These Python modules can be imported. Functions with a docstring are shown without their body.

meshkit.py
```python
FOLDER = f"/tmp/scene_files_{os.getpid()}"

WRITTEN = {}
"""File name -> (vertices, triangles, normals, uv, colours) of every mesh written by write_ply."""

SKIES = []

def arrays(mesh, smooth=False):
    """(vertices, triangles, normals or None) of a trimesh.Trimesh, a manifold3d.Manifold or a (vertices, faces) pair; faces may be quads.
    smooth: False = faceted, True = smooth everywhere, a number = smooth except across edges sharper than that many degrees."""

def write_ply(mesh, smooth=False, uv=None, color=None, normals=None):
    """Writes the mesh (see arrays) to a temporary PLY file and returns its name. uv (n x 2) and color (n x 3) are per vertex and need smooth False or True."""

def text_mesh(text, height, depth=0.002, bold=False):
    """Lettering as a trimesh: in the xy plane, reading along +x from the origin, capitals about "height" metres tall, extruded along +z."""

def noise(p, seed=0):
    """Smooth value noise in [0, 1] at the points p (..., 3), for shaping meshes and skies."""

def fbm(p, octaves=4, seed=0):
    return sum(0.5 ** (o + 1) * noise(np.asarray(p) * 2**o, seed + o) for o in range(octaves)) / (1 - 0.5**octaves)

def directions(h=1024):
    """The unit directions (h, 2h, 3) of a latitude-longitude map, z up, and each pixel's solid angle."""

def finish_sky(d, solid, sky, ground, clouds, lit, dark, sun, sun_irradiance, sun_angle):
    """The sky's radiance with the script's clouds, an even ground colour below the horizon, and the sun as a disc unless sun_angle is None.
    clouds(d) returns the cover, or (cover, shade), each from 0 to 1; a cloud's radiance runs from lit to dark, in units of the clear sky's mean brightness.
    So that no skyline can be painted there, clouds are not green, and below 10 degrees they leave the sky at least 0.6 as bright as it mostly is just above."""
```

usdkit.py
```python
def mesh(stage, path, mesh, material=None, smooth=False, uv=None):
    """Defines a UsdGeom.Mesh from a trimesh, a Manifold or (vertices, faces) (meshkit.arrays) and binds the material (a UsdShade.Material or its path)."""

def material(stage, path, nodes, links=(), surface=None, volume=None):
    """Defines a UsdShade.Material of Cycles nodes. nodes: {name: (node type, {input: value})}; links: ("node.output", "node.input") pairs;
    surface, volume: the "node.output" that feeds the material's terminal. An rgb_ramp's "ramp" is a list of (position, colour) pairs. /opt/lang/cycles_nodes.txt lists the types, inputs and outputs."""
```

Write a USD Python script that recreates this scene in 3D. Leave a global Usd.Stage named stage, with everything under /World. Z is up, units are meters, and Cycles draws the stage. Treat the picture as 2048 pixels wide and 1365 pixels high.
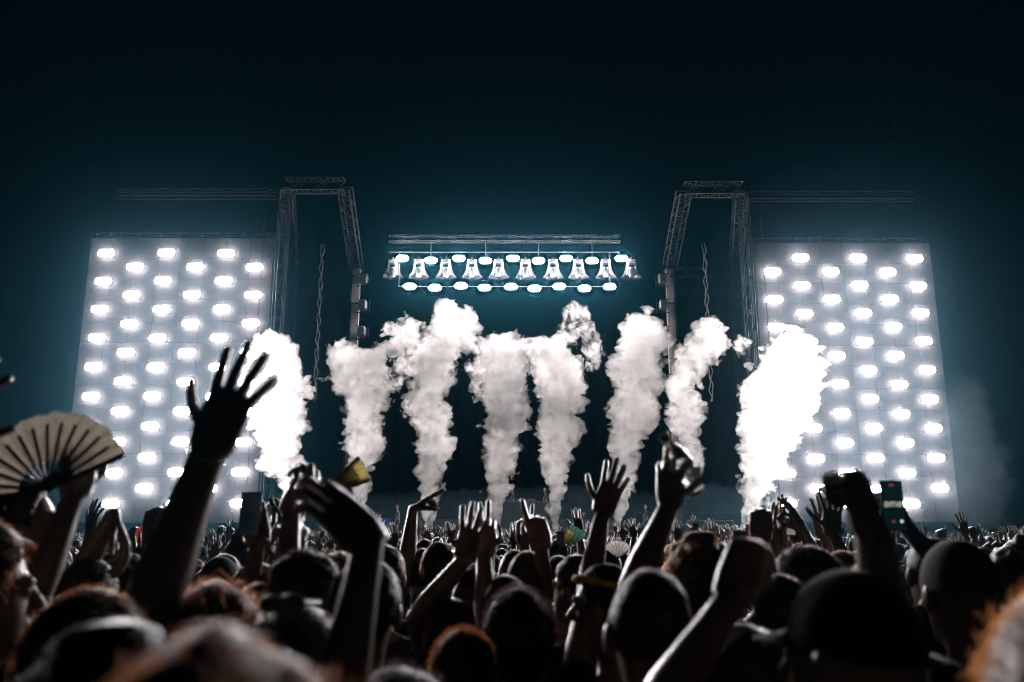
import math, random
import numpy as np
import trimesh
import manifold3d as m3
import usdkit, meshkit
from pxr import Usd, UsdGeom, UsdLux, UsdShade, Gf, Sdf, Vt

stage = Usd.Stage.CreateInMemory()
UsdGeom.SetStageUpAxis(stage, 'Z'); UsdGeom.SetStageMetersPerUnit(stage, 1.0)
UsdGeom.Xform.Define(stage, '/World')
# ------------------------------------------------------------------ camera
FPX, PITCH, EYE = 1718.0, math.radians(12.7), np.array([0.0, 0.0, 1.90])
cam = UsdGeom.Camera.Define(stage, '/World/camera')
cam.CreateFocalLengthAttr(30.0); cam.CreateHorizontalApertureAttr(30.0*2048/FPX)
cam.AddTranslateOp().Set(Gf.Vec3d(*EYE)); cam.AddRotateXOp().Set(90+math.degrees(PITCH))
cam.CreateFStopAttr(2.6); cam.CreateFocusDistanceAttr(22.0)
cam.CreateExposureAttr(0.0)
cam.CreateClippingRangeAttr(Gf.Vec2f(0.05, 1000))
# ------------------------------------------------------------------ night sky (no sun, no moon in the photograph)
usdkit.material(stage, '/World/Looks/night_sky', {
    's': ('sky_texture', {'sky_type': 'single_scattering', 'sun_disc': False, 'sun_elevation': math.radians(-3.0), 'sun_rotation': math.pi}),
    't': ('mix_color', {'blend_type': 'multiply', 'fac': 1.0, 'b': (0.01, 0.10, 0.12), 'use_clamp': False}),
    'a': ('mix_color', {'blend_type': 'add', 'fac': 1.0, 'b': (0.0006, 0.012, 0.019), 'use_clamp': False}),
    'b': ('background_shader', {'strength': 0.10})},
    [('s.color', 't.a'), ('t.result', 'a.a'), ('a.result', 'b.color')], surface='b.background')
dome = UsdLux.DomeLight.Define(stage, '/World/sky')
UsdShade.MaterialBindingAPI.Apply(dome.GetPrim()).Bind(UsdShade.Material.Get(stage, '/World/Looks/night_sky'))
dome.GetPrim().SetCustomDataByKey('kind', 'structure')
STROBE, CENTRE_STROBE, HAZE = 310.0, 640.0, 0.00014

rnd = random.Random(7)
nrg = np.random.default_rng(7)
V = lambda *a: np.array(a, float)
def unit(v): v = np.asarray(v, float); return v/np.linalg.norm(v)
def at(px, py, y):
    """Point at depth y (metres in front of the camera along the ground) that the photograph shows at pixel px, py."""
    u, v = (px-1024)/FPX, (682.5-py)/FPX
    d = np.array([u, math.cos(PITCH)-v*math.sin(PITCH), math.sin(PITCH)+v*math.cos(PITCH)])
    return EYE + d*(y/d[1])

# ------------------------------------------------------------------ materials
def M(name, nodes, links, **kw):
    return usdkit.material(stage, '/World/Looks/'+name, nodes, links, **kw)
def plain(name, col, rough=0.5, metal=0.0, spec=0.5, vary=0.0, scale=20.0, bump=0.0, **kw):
    nodes = {'p': ('principled_bsdf', {'base_color': col, 'roughness': rough, 'metallic': metal, 'specular_ior_level': spec, **kw})}
    links = []
    if vary or bump:
        nodes['g'] = ('geometry', {}); nodes['n'] = ('noise_texture', {'scale': scale, 'detail': 5.0, 'roughness': 0.6})
        links.append(('g.position', 'n.vector'))
    if vary:
        lo = tuple(c*(1-vary) for c in col); hi = tuple(min(1, c*(1+vary)) for c in col)
        nodes['r'] = ('rgb_ramp', {'ramp': [(0.3, lo), (0.7, hi)]}); links += [('n.fac', 'r.fac'), ('r.color', 'p.base_color')]
    if bump:
        nodes['b'] = ('bump', {'strength': 0.6, 'distance': bump}); links += [('n.fac', 'b.height'), ('b.normal', 'p.normal')]
    return M(name, nodes, links, surface='p.BSDF')
def emit(name, col, s):
    return M(name, {'e': ('emission', {'color': col, 'strength': s})}, [], surface='e.emission')
mat_strobe = emit('strobe_glass', (1, 0.965, 0.985), STROBE)
mat_strobe_c = emit('centre_strobe_glass', (1, 0.965, 0.985), CENTRE_STROBE)
mat_black = plain('black_paint', (0.015, 0.015, 0.016), 0.45, vary=0.3)
mat_led = plain('led_panel', (0.0125, 0.0108, 0.0116), 0.8, spec=0.06, vary=0.2, scale=0.9)
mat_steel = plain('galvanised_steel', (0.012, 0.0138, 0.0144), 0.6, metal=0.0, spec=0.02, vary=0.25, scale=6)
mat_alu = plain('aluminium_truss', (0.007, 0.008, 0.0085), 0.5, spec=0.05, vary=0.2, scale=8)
mat_white = plain('white_plastic', (0.16, 0.15, 0.145), 0.4, vary=0.1)
mat_drape = plain('black_drape', (0.0006, 0.0013, 0.0016), 0.9, spec=0.0, vary=0.3, scale=3)
mat_ground = plain('trodden_ground', (0.013, 0.0115, 0.0095), 0.95, vary=0.4, scale=2.5, bump=0.02)
mat_deck = plain('stage_deck', (0.012, 0.012, 0.012), 0.6, vary=0.3, scale=2)
mat_glass = M('rain_dome_plastic', {'p': ('principled_bsdf', {'base_color': (0.035, 0.032, 0.034), 'roughness': 0.25}), 't': ('transparent_bsdf', {'color': (0.95, 0.95, 0.95)}), 'l': ('layer_weight', {'blend': 0.22}), 'm': ('mix_closure', {})},
              [('l.facing', 'm.fac'), ('t.BSDF', 'm.closure1'), ('p.BSDF', 'm.closure2')], surface='m.closure')
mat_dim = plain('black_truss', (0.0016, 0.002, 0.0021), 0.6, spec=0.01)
mat_cable = plain('pale_cable', (0.05, 0.052, 0.052), 0.6, vary=0.5, scale=4)
mat_lens = plain('lamp_lens', (0.05, 0.05, 0.06), 0.08, spec=0.8)
def skin(name, col):
    return M(name, {'p': ('principled_bsdf', {'base_color': col, 'roughness': 0.4, 'specular_ior_level': 0.5, 'coat_weight': 0.4, 'coat_roughness': 0.3}),
                    'g': ('geometry', {}), 'n': ('noise_texture', {'scale': 140.0, 'detail': 4.0}), 'b': ('bump', {'strength': 0.08, 'distance': 0.001}),
                    'n2': ('noise_texture', {'scale': 9.0, 'detail': 3.0}), 'r': ('rgb_ramp', {'ramp': [(0.3, tuple(c*0.82 for c in col)), (0.7, tuple(c*1.12 for c in col))]})},
             [('g.position', 'n.vector'), ('g.position', 'n2.vector'), ('n2.fac', 'r.fac'), ('r.color', 'p.base_color'), ('n.fac', 'b.height'), ('b.normal', 'p.normal')], surface='p.BSDF')
SKINS = [skin('fair_skin', (0.24, 0.16, 0.12)), skin('tanned_skin', (0.18, 0.113, 0.08)), skin('brown_skin', (0.12, 0.074, 0.053))]
def cloth(name, col):
    return plain(name, col, 0.9, spec=0.15, vary=0.25, scale=60, bump=0.002, sheen_weight=0.15)
CLOTH = {'black': cloth('black_cotton', (0.012, 0.012, 0.013)), 'navy': cloth('navy_cotton', (0.012, 0.017, 0.035)), 'grey': cloth('grey_cotton', (0.06, 0.06, 0.062)),
         'denim': cloth('denim', (0.03, 0.045, 0.075)), 'white': cloth('white_cotton', (0.35, 0.34, 0.33)), 'maroon': cloth('maroon_cotton', (0.07, 0.012, 0.016))}
mat_trousers = cloth('dark_trousers', (0.018, 0.02, 0.026))
# clothing of the crowd further off: the colour differs from one copy to the next
mat_mixed = M('mixed_shirts', {'o': ('object_info', {}), 'r': ('rgb_ramp', {'interpolate': False, 'ramp': [(0, (0.012, 0.012, 0.013)), (0.4, (0.03, 0.035, 0.05)), (0.58, (0.09, 0.085, 0.08)), (0.7, (0.3, 0.29, 0.28)), (0.82, (0.09, 0.02, 0.02)), (0.9, (0.02, 0.05, 0.09))]}),
                               'p': ('principled_bsdf', {'roughness': 0.9, 'specular_ior_level': 0.15})}, [('o.random', 'r.fac'), ('r.color', 'p.base_color')], surface='p.BSDF')
def hairmat(name, melanin, red):
    return M(name, {'h': ('principled_hair_bsdf', {'model': 'Chiang', 'parametrization': 'Melanin concentration', 'melanin': melanin, 'melanin_redness': red, 'roughness': 0.4, 'radial_roughness': 0.45, 'R': 0.22})}, [], surface='h.BSDF')
STRAND = {'dark': hairmat('dark_hair_strands', 0.985, 0.1), 'brown': hairmat('brown_hair_strands', 0.86, 0.12), 'blond': hairmat('blond_hair_strands', 0.80, 0.35)}
HAIR = {'dark': plain('dark_hair', (0.014, 0.011, 0.009), 0.5, vary=0.4, scale=90, bump=0.003), 'brown': plain('brown_hair', (0.03, 0.018, 0.011), 0.5, vary=0.4, scale=90, bump=0.003), 'blond': plain('blond_hair', (0.07, 0.045, 0.026), 0.5, vary=0.4, scale=90, bump=0.003)}

# ------------------------------------------------------------------ scene helpers
used = {}
def numbered(name, parent='/World'):
    k = used.get((parent, name), 0); used[(parent, name)] = k+1
    return f'{parent}/{name}' if k == 0 else f'{parent}/{name}_{k:03d}'
def tag(prim, label=None, cat=None, group=None, kind=None):
    p = prim.GetPrim() if hasattr(prim, 'GetPrim') else prim
    for k, v in (('label', label), ('category', cat), ('group', group), ('kind', kind)):
        if v: p.SetCustomDataByKey(k, v)
    return p
def thing(name, label, cat, loc=(0, 0, 0), group=None, rz=0.0):
    x = UsdGeom.Xform.Define(stage, numbered(name)); x.AddTranslateOp().Set(Gf.Vec3d(*map(float, loc)))
    if rz: x.AddRotateZOp().Set(math.degrees(rz))
    tag(x, label, cat, group); x.loc = np.array(loc, float); LOC[str(x.GetPath())] = np.array(loc, float)
    return x
LOC = {}
def part(name, mesh, mat, parent, smooth=False, label=None):
    """A mesh given in world coordinates, stored under parent (whose base is at LOC)."""
    pp = str(parent.GetPath()); base = LOC.get(pp)
    if base is None: base = LOC['/'.join(pp.split('/')[:3])]
    v, f = (mesh.vertices, mesh.faces) if hasattr(mesh, 'faces') else mesh
    o = usdkit.mesh(stage, numbered(name, pp), trimesh.Trimesh(np.asarray(v)-base, f, process=False), mat, smooth=smooth)
    if label: tag(o, label)
    return o
def copy_of(src, name, loc, label, cat, group=None, rz=0.0):
    x = UsdGeom.Xform.Define(stage, numbered(name)); x.AddTranslateOp().Set(Gf.Vec3d(*map(float, loc)))
    if rz: x.AddRotateZOp().Set(math.degrees(rz))
    x.GetPrim().GetReferences().AddInternalReference(src); x.GetPrim().SetInstanceable(True)
    tag(x, label, cat, group); LOC[str(x.GetPath())] = np.array(loc, float)
    return x
def cat_(*ms): return trimesh.util.concatenate([m for m in ms])
def box(size, c, rot=None):
    m = trimesh.creation.box(size)
    if rot is not None: m.apply_transform(rot)
    m.apply_translation(c); return m
def bar(a, b, r, n=6):
    return trimesh.creation.cylinder(r, segment=(np.asarray(a, float), np.asarray(b, float)), sections=n)
def rounded(size, r, c=(0, 0, 0), seg=8):
    s = m3.Manifold.sphere(r, seg); h = np.array(size)/2-r
    m = m3.Manifold.batch_hull([s.translate((i*h[0], j*h[1], k*h[2])) for i in (-1, 1) for j in (-1, 1) for k in (-1, 1)])
    g = m.to_mesh(); t = trimesh.Trimesh(g.vert_properties[:, :3], g.tri_verts, process=False); t.apply_translation(c); return t
def tm(man):
    g = man.to_mesh(); return trimesh.Trimesh(g.vert_properties[:, :3], g.tri_verts, process=False)

def marching(F, org, h):
    """The surface F = 0 (F < 0 inside) of a grid of samples, by marching tetrahedra."""
    nx, ny, nz = F.shape
    idx = np.arange(F.size).reshape(F.shape)
    c = [(0,0,0),(1,0,0),(1,1,0),(0,1,0),(0,0,1),(1,0,1),(1,1,1),(0,1,1)]
    f = F.ravel(); s8 = F < 0
    cnt = sum(s8[a:nx-1+a, b:ny-1+b, d:nz-1+d].astype(np.int8) for a, b, d in c)
    cell = np.argwhere((cnt > 0) & (cnt < 8))
    corner = np.stack([idx[cell[:,0]+a, cell[:,1]+b, cell[:,2]+d] for a, b, d in c], 1)
    tets = [(0,5,1,6),(0,1,2,6),(0,2,3,6),(0,3,7,6),(0,7,4,6),(0,4,5,6)]
    T = np.vstack([corner[:, t] for t in tets])
    s = f[T] < 0; n = s.sum(1)
    T = np.take_along_axis(T, np.argsort(~s, axis=1, kind='stable'), 1)
    k1, k2, k3 = T[n == 1], T[n == 2], T[n == 3]
    a, b, cc, d = k2[:, [0,2]], k2[:, [0,3]], k2[:, [1,2]], k2[:, [1,3]]
    E = np.vstack([np.stack([k1[:,[0,1]], k1[:,[0,2]], k1[:,[0,3]]], 1), np.stack([k3[:,[0,3]], k3[:,[1,3]], k3[:,[2,3]]], 1),
                   np.stack([a, b, cc], 1), np.stack([b, d, cc], 1)]).reshape(-1, 2)
    E.sort(axis=1)
    u, first, inv = np.unique(E[:,0].astype(np.int64)*F.size+E[:,1], return_index=True, return_inverse=True)
    e = E[first]; t = f[e[:,0]]/(f[e[:,0]]-f[e[:,1]])
    t = np.clip(t, 0.02, 0.98)
    pos = lambda i: np.stack(np.unravel_index(i, F.shape), 1)
    p0, p1 = pos(e[:,0]), pos(e[:,1])
    v = p0*(1-t[:,None])+p1*t[:,None]
    tri = inv.reshape(-1, 3)
    inside_is_first = f[e[:,0]] < 0
    outward = np.where(inside_is_first[:,None], p1-p0, p0-p1).astype(float)
    nr = np.cross(v[tri[:,1]]-v[tri[:,0]], v[tri[:,2]]-v[tri[:,0]])
    flip = (nr*outward[tri].sum(1)).sum(1) < 0
    tri[flip] = tri[flip][:, [0,2,1]]
    return v*h+org, tri

def sweep(P, r, n=6, caps=True):
    P = np.asarray(P, float); T = np.gradient(P, axis=0); T /= np.linalg.norm(T, axis=1)[:, None]
    A = np.cross(T, V(0.3, 1, 0.1)); A /= np.linalg.norm(A, axis=1)[:, None]; B = np.cross(T, A)
    an = np.arange(n)*2*math.pi/n
    r = np.broadcast_to(r, len(P))
    v = P[:, None]+r[:, None, None]*(np.cos(an)[None, :, None]*A[:, None]+np.sin(an)[None, :, None]*B[:, None])
    f = []
    for i in range(len(P)-1):
        for j in range(n):
            a, b = i*n+j, i*n+(j+1) % n; f += [(a, b, b+n), (a, b+n, a+n)]
    v = v.reshape(-1, 3); k = len(v); v = np.vstack([v, P[:1], P[-1:]])
    for j in range(n):
        f += [(k, (j+1) % n, j), (k+1, k-n+j, k-n+(j+1) % n)]
    return trimesh.Trimesh(v, f, process=False)
# ================================================================== the setting
g = usdkit.mesh(stage, '/World/ground', box((400, 400, 0.1), (0, 60, -0.05)), mat_ground); tag(g, kind='structure')

# ------------------------------------------------------------------ stage
deck = thing('stage', 'wide black festival stage behind the crowd under the centre lights', 'stage', (0, 46, 0))
XL, XR = -8.4, 8.4
part('deck', box((34, 12.9, 0.25), (0, 46.45, 1.62)), mat_deck, deck)
for i in range(17):
    part('front_panel', box((1.94, 0.06, 1.44), (-16+2*i, 40.12, 0.76)), mat_black, deck)
part('riser', box((11.5, 2.6, 0.95), (0, 48.6, 2.24)), mat_deck, deck)
for i in range(8):
    part('riser_panel', box((1.36, 0.05, 0.86), (-4.97+1.42*i, 47.25, 2.2)), mat_black, deck)
# railings along the back of the deck
for a, b in ((-15.5, -6.6), (6.6, 15.5)):
    for z in (2.35, 3.05):
        part('rail', bar((a, 47.0, z), (b, 47.0, z), 0.022), mat_steel, deck)
    for x in np.linspace(a, b, 6):
        part('rail_post', bar((x, 47.03, 1.75), (x, 47.03, 3.1), 0.025), mat_steel, deck)
# the booth on the riser
booth = thing('dj_booth', 'dark equipment table on the riser at the middle of the stage', 'booth', (0.2, 48.0, 2.72))
part('table', rounded((3.4, 0.9, 0.08), 0.02, (0.2, 48.0, 3.62)), mat_black, booth)
part('front', box((3.3, 0.06, 0.85), (0.2, 47.62, 3.15)), mat_black, booth)
for i in range(4):
    part('player', rounded((0.42, 0.5, 0.12), 0.02, (-0.8+0.62*i, 48.0, 3.73)), mat_black, booth)
for i, (px, py) in enumerate(((1395, 1031), (1447, 1031))):
    c = at(px, py, 45.6)
    v_ = thing('vent_grille', ['slatted wedge monitor left of its twin at the stage right', 'slatted wedge monitor at the stage right, nearer the outer smoke jet'][i], 'monitor', (c[0], c[1], 1.75))
    part('case', rounded((1.0, 0.5, 0.85), 0.03, (c[0], 45.85, 2.2)), mat_black, v_)
    for k in range(5):
        part('slat', box((0.86, 0.03, 0.035), (c[0], 45.58, 2.6+0.1*k-0.25)), mat_steel, v_)
# ------------------------------------------------------------------ drapes at the back of the stage
def drape(x0, x1, z0, z1, y, label):
    n = int((x1-x0)/0.09)
    xs = np.linspace(x0, x1, n); ph = 0.16*np.sin(xs*5.1+0.8*np.sin(xs*1.7))+0.05*np.sin(xs*13)
    v = []
    for z in np.linspace(z0, z1, 6):
        k = 1-0.35*(z-z0)/(z1-z0)
        v += [(x, y+k*p, z) for x, p in zip(xs, ph)]
    v = np.array(v); f = []
    for r in range(5):
        for c in range(n-1):
            a = r*n+c; f += [(a, a+1, a+n+1), (a, a+n+1, a+n)]
    o = usdkit.mesh(stage, numbered('drape'), trimesh.Trimesh(v, f, process=False), mat_drape, smooth=True)
    tag(o, label, 'drape')
drape(-8.3, 8.6, 1.8, 14.2, 51.5, 'black backdrop drape hanging behind the middle smoke jets')
drape(-13.8, -8.6, 1.8, 15.5, 48.5, 'black side drape hanging between left lamp wall and centre stage')
drape(8.8, 14.0, 1.8, 15.5, 48.5, 'black side drape hanging between centre stage and right lamp wall')

# ------------------------------------------------------------------ strobe light: housing, glass, bracket
def strobe_parts(t, c, w, d, h, glass):
    part('housing', rounded((w-0.08, 0.1, h-0.08), 0.03, (c[0], c[1]+0.1, c[2]), 6), mat_black, t)
    part('lit_glass', rounded((w, d, h), min(w, d, h)*0.45, (c[0], c[1]-d/2+0.08, c[2]), 4), glass, t)
    part('bracket', box((0.06, 0.06, 0.1), (c[0], c[1]+0.155, c[2])), mat_steel, t)
ORD = 'first second third fourth fifth sixth seventh eighth ninth tenth'.split()
first_strobe = [None]
def lamp_wall(c0, c5, top, odd0, D, side, ex0, ex1):
    a, b = at(c0, top, D)[0], at(c5, top, D)[0]
    zt, zb = at(1024, top, D)[2], at(1024, 1008, D)[2]; hs = (zt-zb)/17
    x0, x1 = a-ex0, b+ex1
    w = thing('lamp_wall', f'tall black LED wall at the {side} of the stage carrying staggered strobe lights', 'lamp wall', ((a+b)/2, D+0.5, 0))
    # panel tiles with open joints
    nx, nz = 8, 13
    tw, th = (x1-x0)/nx, (zt-zb+1.9)/nz
    for i in range(nx):
        for k in range(nz):
            part('panel', box((tw-0.012, 0.09+0.006*((i*7+k*3) % 3), th-0.012), (x0+tw*(i+0.5), D+0.16+0.045, zb-0.95+th*(k+0.5))), mat_led, w)
    fx = np.linspace(x0+0.1, x1-0.1, 5)
    for x in fx:
        part('upright', box((0.09, 0.09, zt+1.4), (x, D+0.55, (zt+1.4)/2)), mat_steel, w)
    for z in np.linspace(1.2, zt+1.2, 8):
        part('crossbar', box((x1-x0-0.2, 0.06, 0.06), ((x0+x1)/2, D+0.64, z)), mat_steel, w)
    zh = zt+1.25
    part('header_bar', bar((x0, D+0.2, zh), (x1, D+0.2, zh), 0.04), mat_dim, w)
    for i in range(14):
        xx = x0+0.25+(x1-x0-0.5)*i/13+0.12*math.sin(i*2.3)
        part('clamp', box((0.09, 0.12, 0.12+0.05*(i % 3)), (xx, D+0.16, zh-0.05)), mat_alu, w)
    for i in range(5):
        part('hanging_chain', bar((x0+0.5+(x1-x0-1)*i/4, D+0.25, zh), (x0+0.5+(x1-x0-1)*i/4, D-0.3, at(1024, 392, D-0.5)[2]), 0.014, 5), mat_dim, w)
    for c in range(6):
        for r in range(9):
            hh = 2*r+((c+odd0) % 2)
            p = V(a+(b-a)*c/5+0.03*math.sin(c*7+r*3), D, zt-hs*hh+0.02*math.sin(r*5+c))
            col = c if side == 'left' else 5-c
            label = f'lit white strobe, {side} wall, {ORD[col]} column from the outer edge, {ORD[r]} from the top'
            if first_strobe[0] is None:
                t = thing('strobe_light', label, 'strobe light', p, 'strobe lights on the two walls beside the stage')
                strobe_parts(t, p, 0.88, 0.24, 0.38, mat_strobe); first_strobe[0] = t.GetPath()
            else:
                copy_of(first_strobe[0], 'strobe_light', p, label, 'strobe light', 'strobe lights on the two walls beside the stage')
    return a, b, zt, zb, x0, x1
LW = lamp_wall(213, 512, 507, 0, 45.0, 'left', 1.0, 0.9)
RW = lamp_wall(1543, 1829, 517, 1, 45.8, 'right', 0.9, 1.0)

# ------------------------------------------------------------------ lattice truss
def truss(name, label, a, b, size, n, parent=None, mat=mat_alu, r=0.028, up=(0, 0, 1)):
    """Box truss from a to b: four chords and the lacing between them, each bar a part."""
    a, b = np.asarray(a, float), np.asarray(b, float)
    t = parent or thing(name, label, 'truss', (a+b)/2*V(1, 1, 0)+V(0, 0, min(a[2], b[2])))
    d = unit(b-a); s = unit(np.cross(d, up)); u = np.cross(s, d)
    cs = [(i*s*size[0]/2+j*u*size[1]/2) for i, j in ((-1, -1), (1, -1), (1, 1), (-1, 1))]
    for c in cs: part('chord', bar(a+c, b+c, r), mat, t)
    for k in range(n):
        p, q = a+(b-a)*k/n, a+(b-a)*(k+1)/n
        for f in range(4):
            c, e = cs[f], cs[(f+1) % 4]
            if (k+f) % 2: c, e = e, c
            part('lacing', bar(p+c, q+e, r*0.55, 5), mat, t)
    for k in range(0, n+1):
        p = a+(b-a)*k/n
        for f in (0, 2): part('strut', bar(p+cs[f], p+cs[f+1], r*0.6, 5), mat, t)
    return t
# centre lighting truss
DC = 46.8
TA, TB = at(778, 478, DC), at(1240, 478, DC); TB[2] = TA[2]
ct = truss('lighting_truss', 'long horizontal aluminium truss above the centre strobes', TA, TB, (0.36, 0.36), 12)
for px in (862, 971, 1077, 1184):
    p = at(px, 500, DC+0.2)
    part('drop_arm', bar((p[0], DC+0.2, TA[2]-0.2), (p[0], DC+0.2, TA[2]-0.95), 0.025), mat_steel, ct)
part('lower_rail', bar((TA[0], DC+0.25, TA[2]-0.72), (TB[0], DC+0.25, TA[2]-0.72), 0.035), mat_steel, ct)
part('lower_rail', bar((TA[0]+0.6, DC+0.35, at(1024, 582, DC)[2]+0.35), (TB[0]-0.6, DC+0.35, at(1024, 582, DC)[2]+0.35), 0.03), mat_black, ct)
part('hanging_rod', bar((TA[0]+0.6, DC+0.35, at(1024, 582, DC)[2]+0.35), (TA[0]+0.6, DC+0.35, TA[2]-0.72), 0.02), mat_black, ct)
part('hanging_rod', bar((TB[0]-0.6, DC+0.35, at(1024, 582, DC)[2]+0.35), (TB[0]-0.6, DC+0.35, TA[2]-0.72), 0.02), mat_black, ct)
CS = [(805, 518), (862, 522), (918, 518), (971, 523), (1026, 518), (1077, 523), (1132, 518), (1184, 523), (1242, 518)]
CT = [(820, 574), (870, 577), (922, 573), (969, 577), (1022, 575), (1069, 578), (1118, 574), (1169, 578), (1219, 575)]
src = None
for row, pts in (('upper', CS), ('lower', CT)):
    for i, (px, py) in enumerate(pts):
        p = at(px, py, DC); label = f'lit white strobe on centre truss, {row} row, {ORD[i]} from the left'
        if src is None:
            t = thing('strobe_bar', label, 'strobe light', p, 'strobe lights hung above the centre of the stage')
            strobe_parts(t, p, 0.70, 0.34, 0.34, mat_strobe_c); src = t.GetPath()
        else: copy_of(src, 'strobe_bar', p, label, 'strobe light', 'strobe lights hung above the centre of the stage')
# moving heads in clear rain covers
def moving_head(t, c):
    x, y, z = c       # z: top of the hanging base
    part('base', rounded((0.5, 0.42, 0.22), 0.04, (x, y, z-0.11), 6), mat_white, t)
    for s in (-1, 1):
        part('yoke_arm', rounded((0.09, 0.22, 0.55), 0.035, (x+s*0.24, y, z-0.46), 6), mat_white, t)
    hd = trimesh.creation.revolve(np.array([(0, -0.34), (0.13, -0.34), (0.19, -0.28), (0.2, 0.0), (0.17, 0.14), (0.1, 0.2), (0, 0.2)]), sections=18)
    hd.apply_transform(trimesh.transformations.rotation_matrix(0.5, (1, 0, 0))); hd.apply_translation((x, y-0.02, z-0.62))
    h = part('lamp_head', hd, mat_black, t, 40)
    ln = trimesh.creation.cylinder(0.125, 0.02, sections=18); ln.apply_translation((0, 0, -0.352))
    ln.apply_transform(trimesh.transformations.rotation_matrix(0.5, (1, 0, 0))); ln.apply_translation((x, y-0.02, z-0.62))
    part('lens', ln, mat_lens, h)
    prof = [(0.27, 0.02), (0.29, -0.2), (0.33, -0.5), (0.44, -0.82), (0.56, -1.0)]
    prof2 = prof+[(r-0.012, zz) for r, zz in prof[::-1]]
    sk = trimesh.creation.revolve(np.array(prof2+prof2[:1]), sections=26)
    vv = sk.vertices; an = np.arctan2(vv[:, 1], vv[:, 0]); k = np.clip(-vv[:, 2], 0, 1)
    vv[:, :2] *= (1+0.10*k*np.sin(an*5+0.6)+0.05*k*np.sin(an*11))[:, None]
    sk.vertices = vv+V(x, y, z)
    part('rain_cover', sk, mat_glass, t, 50)
    part('clamp', box((0.12, 0.12, 0.16), (x, y, z+0.08)), mat_steel, t)
MH = [786, 838, 892, 944, 997, 1051, 1106, 1156, 1211, 1262]
src = None
for i, px in enumerate(MH):
    p = at(px, 521, DC+0.15); label = f'moving head lamp in a clear rain cover, {ORD[i]} from left below centre truss'
    if src is None:
        t = thing('moving_head', label, 'stage lamp', p, 'moving head lamps hung between the centre strobes'); moving_head(t, p); src = t.GetPath()
    else: copy_of(src, 'moving_head', p, label, 'stage lamp', 'moving head lamps hung between the centre strobes')

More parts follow.
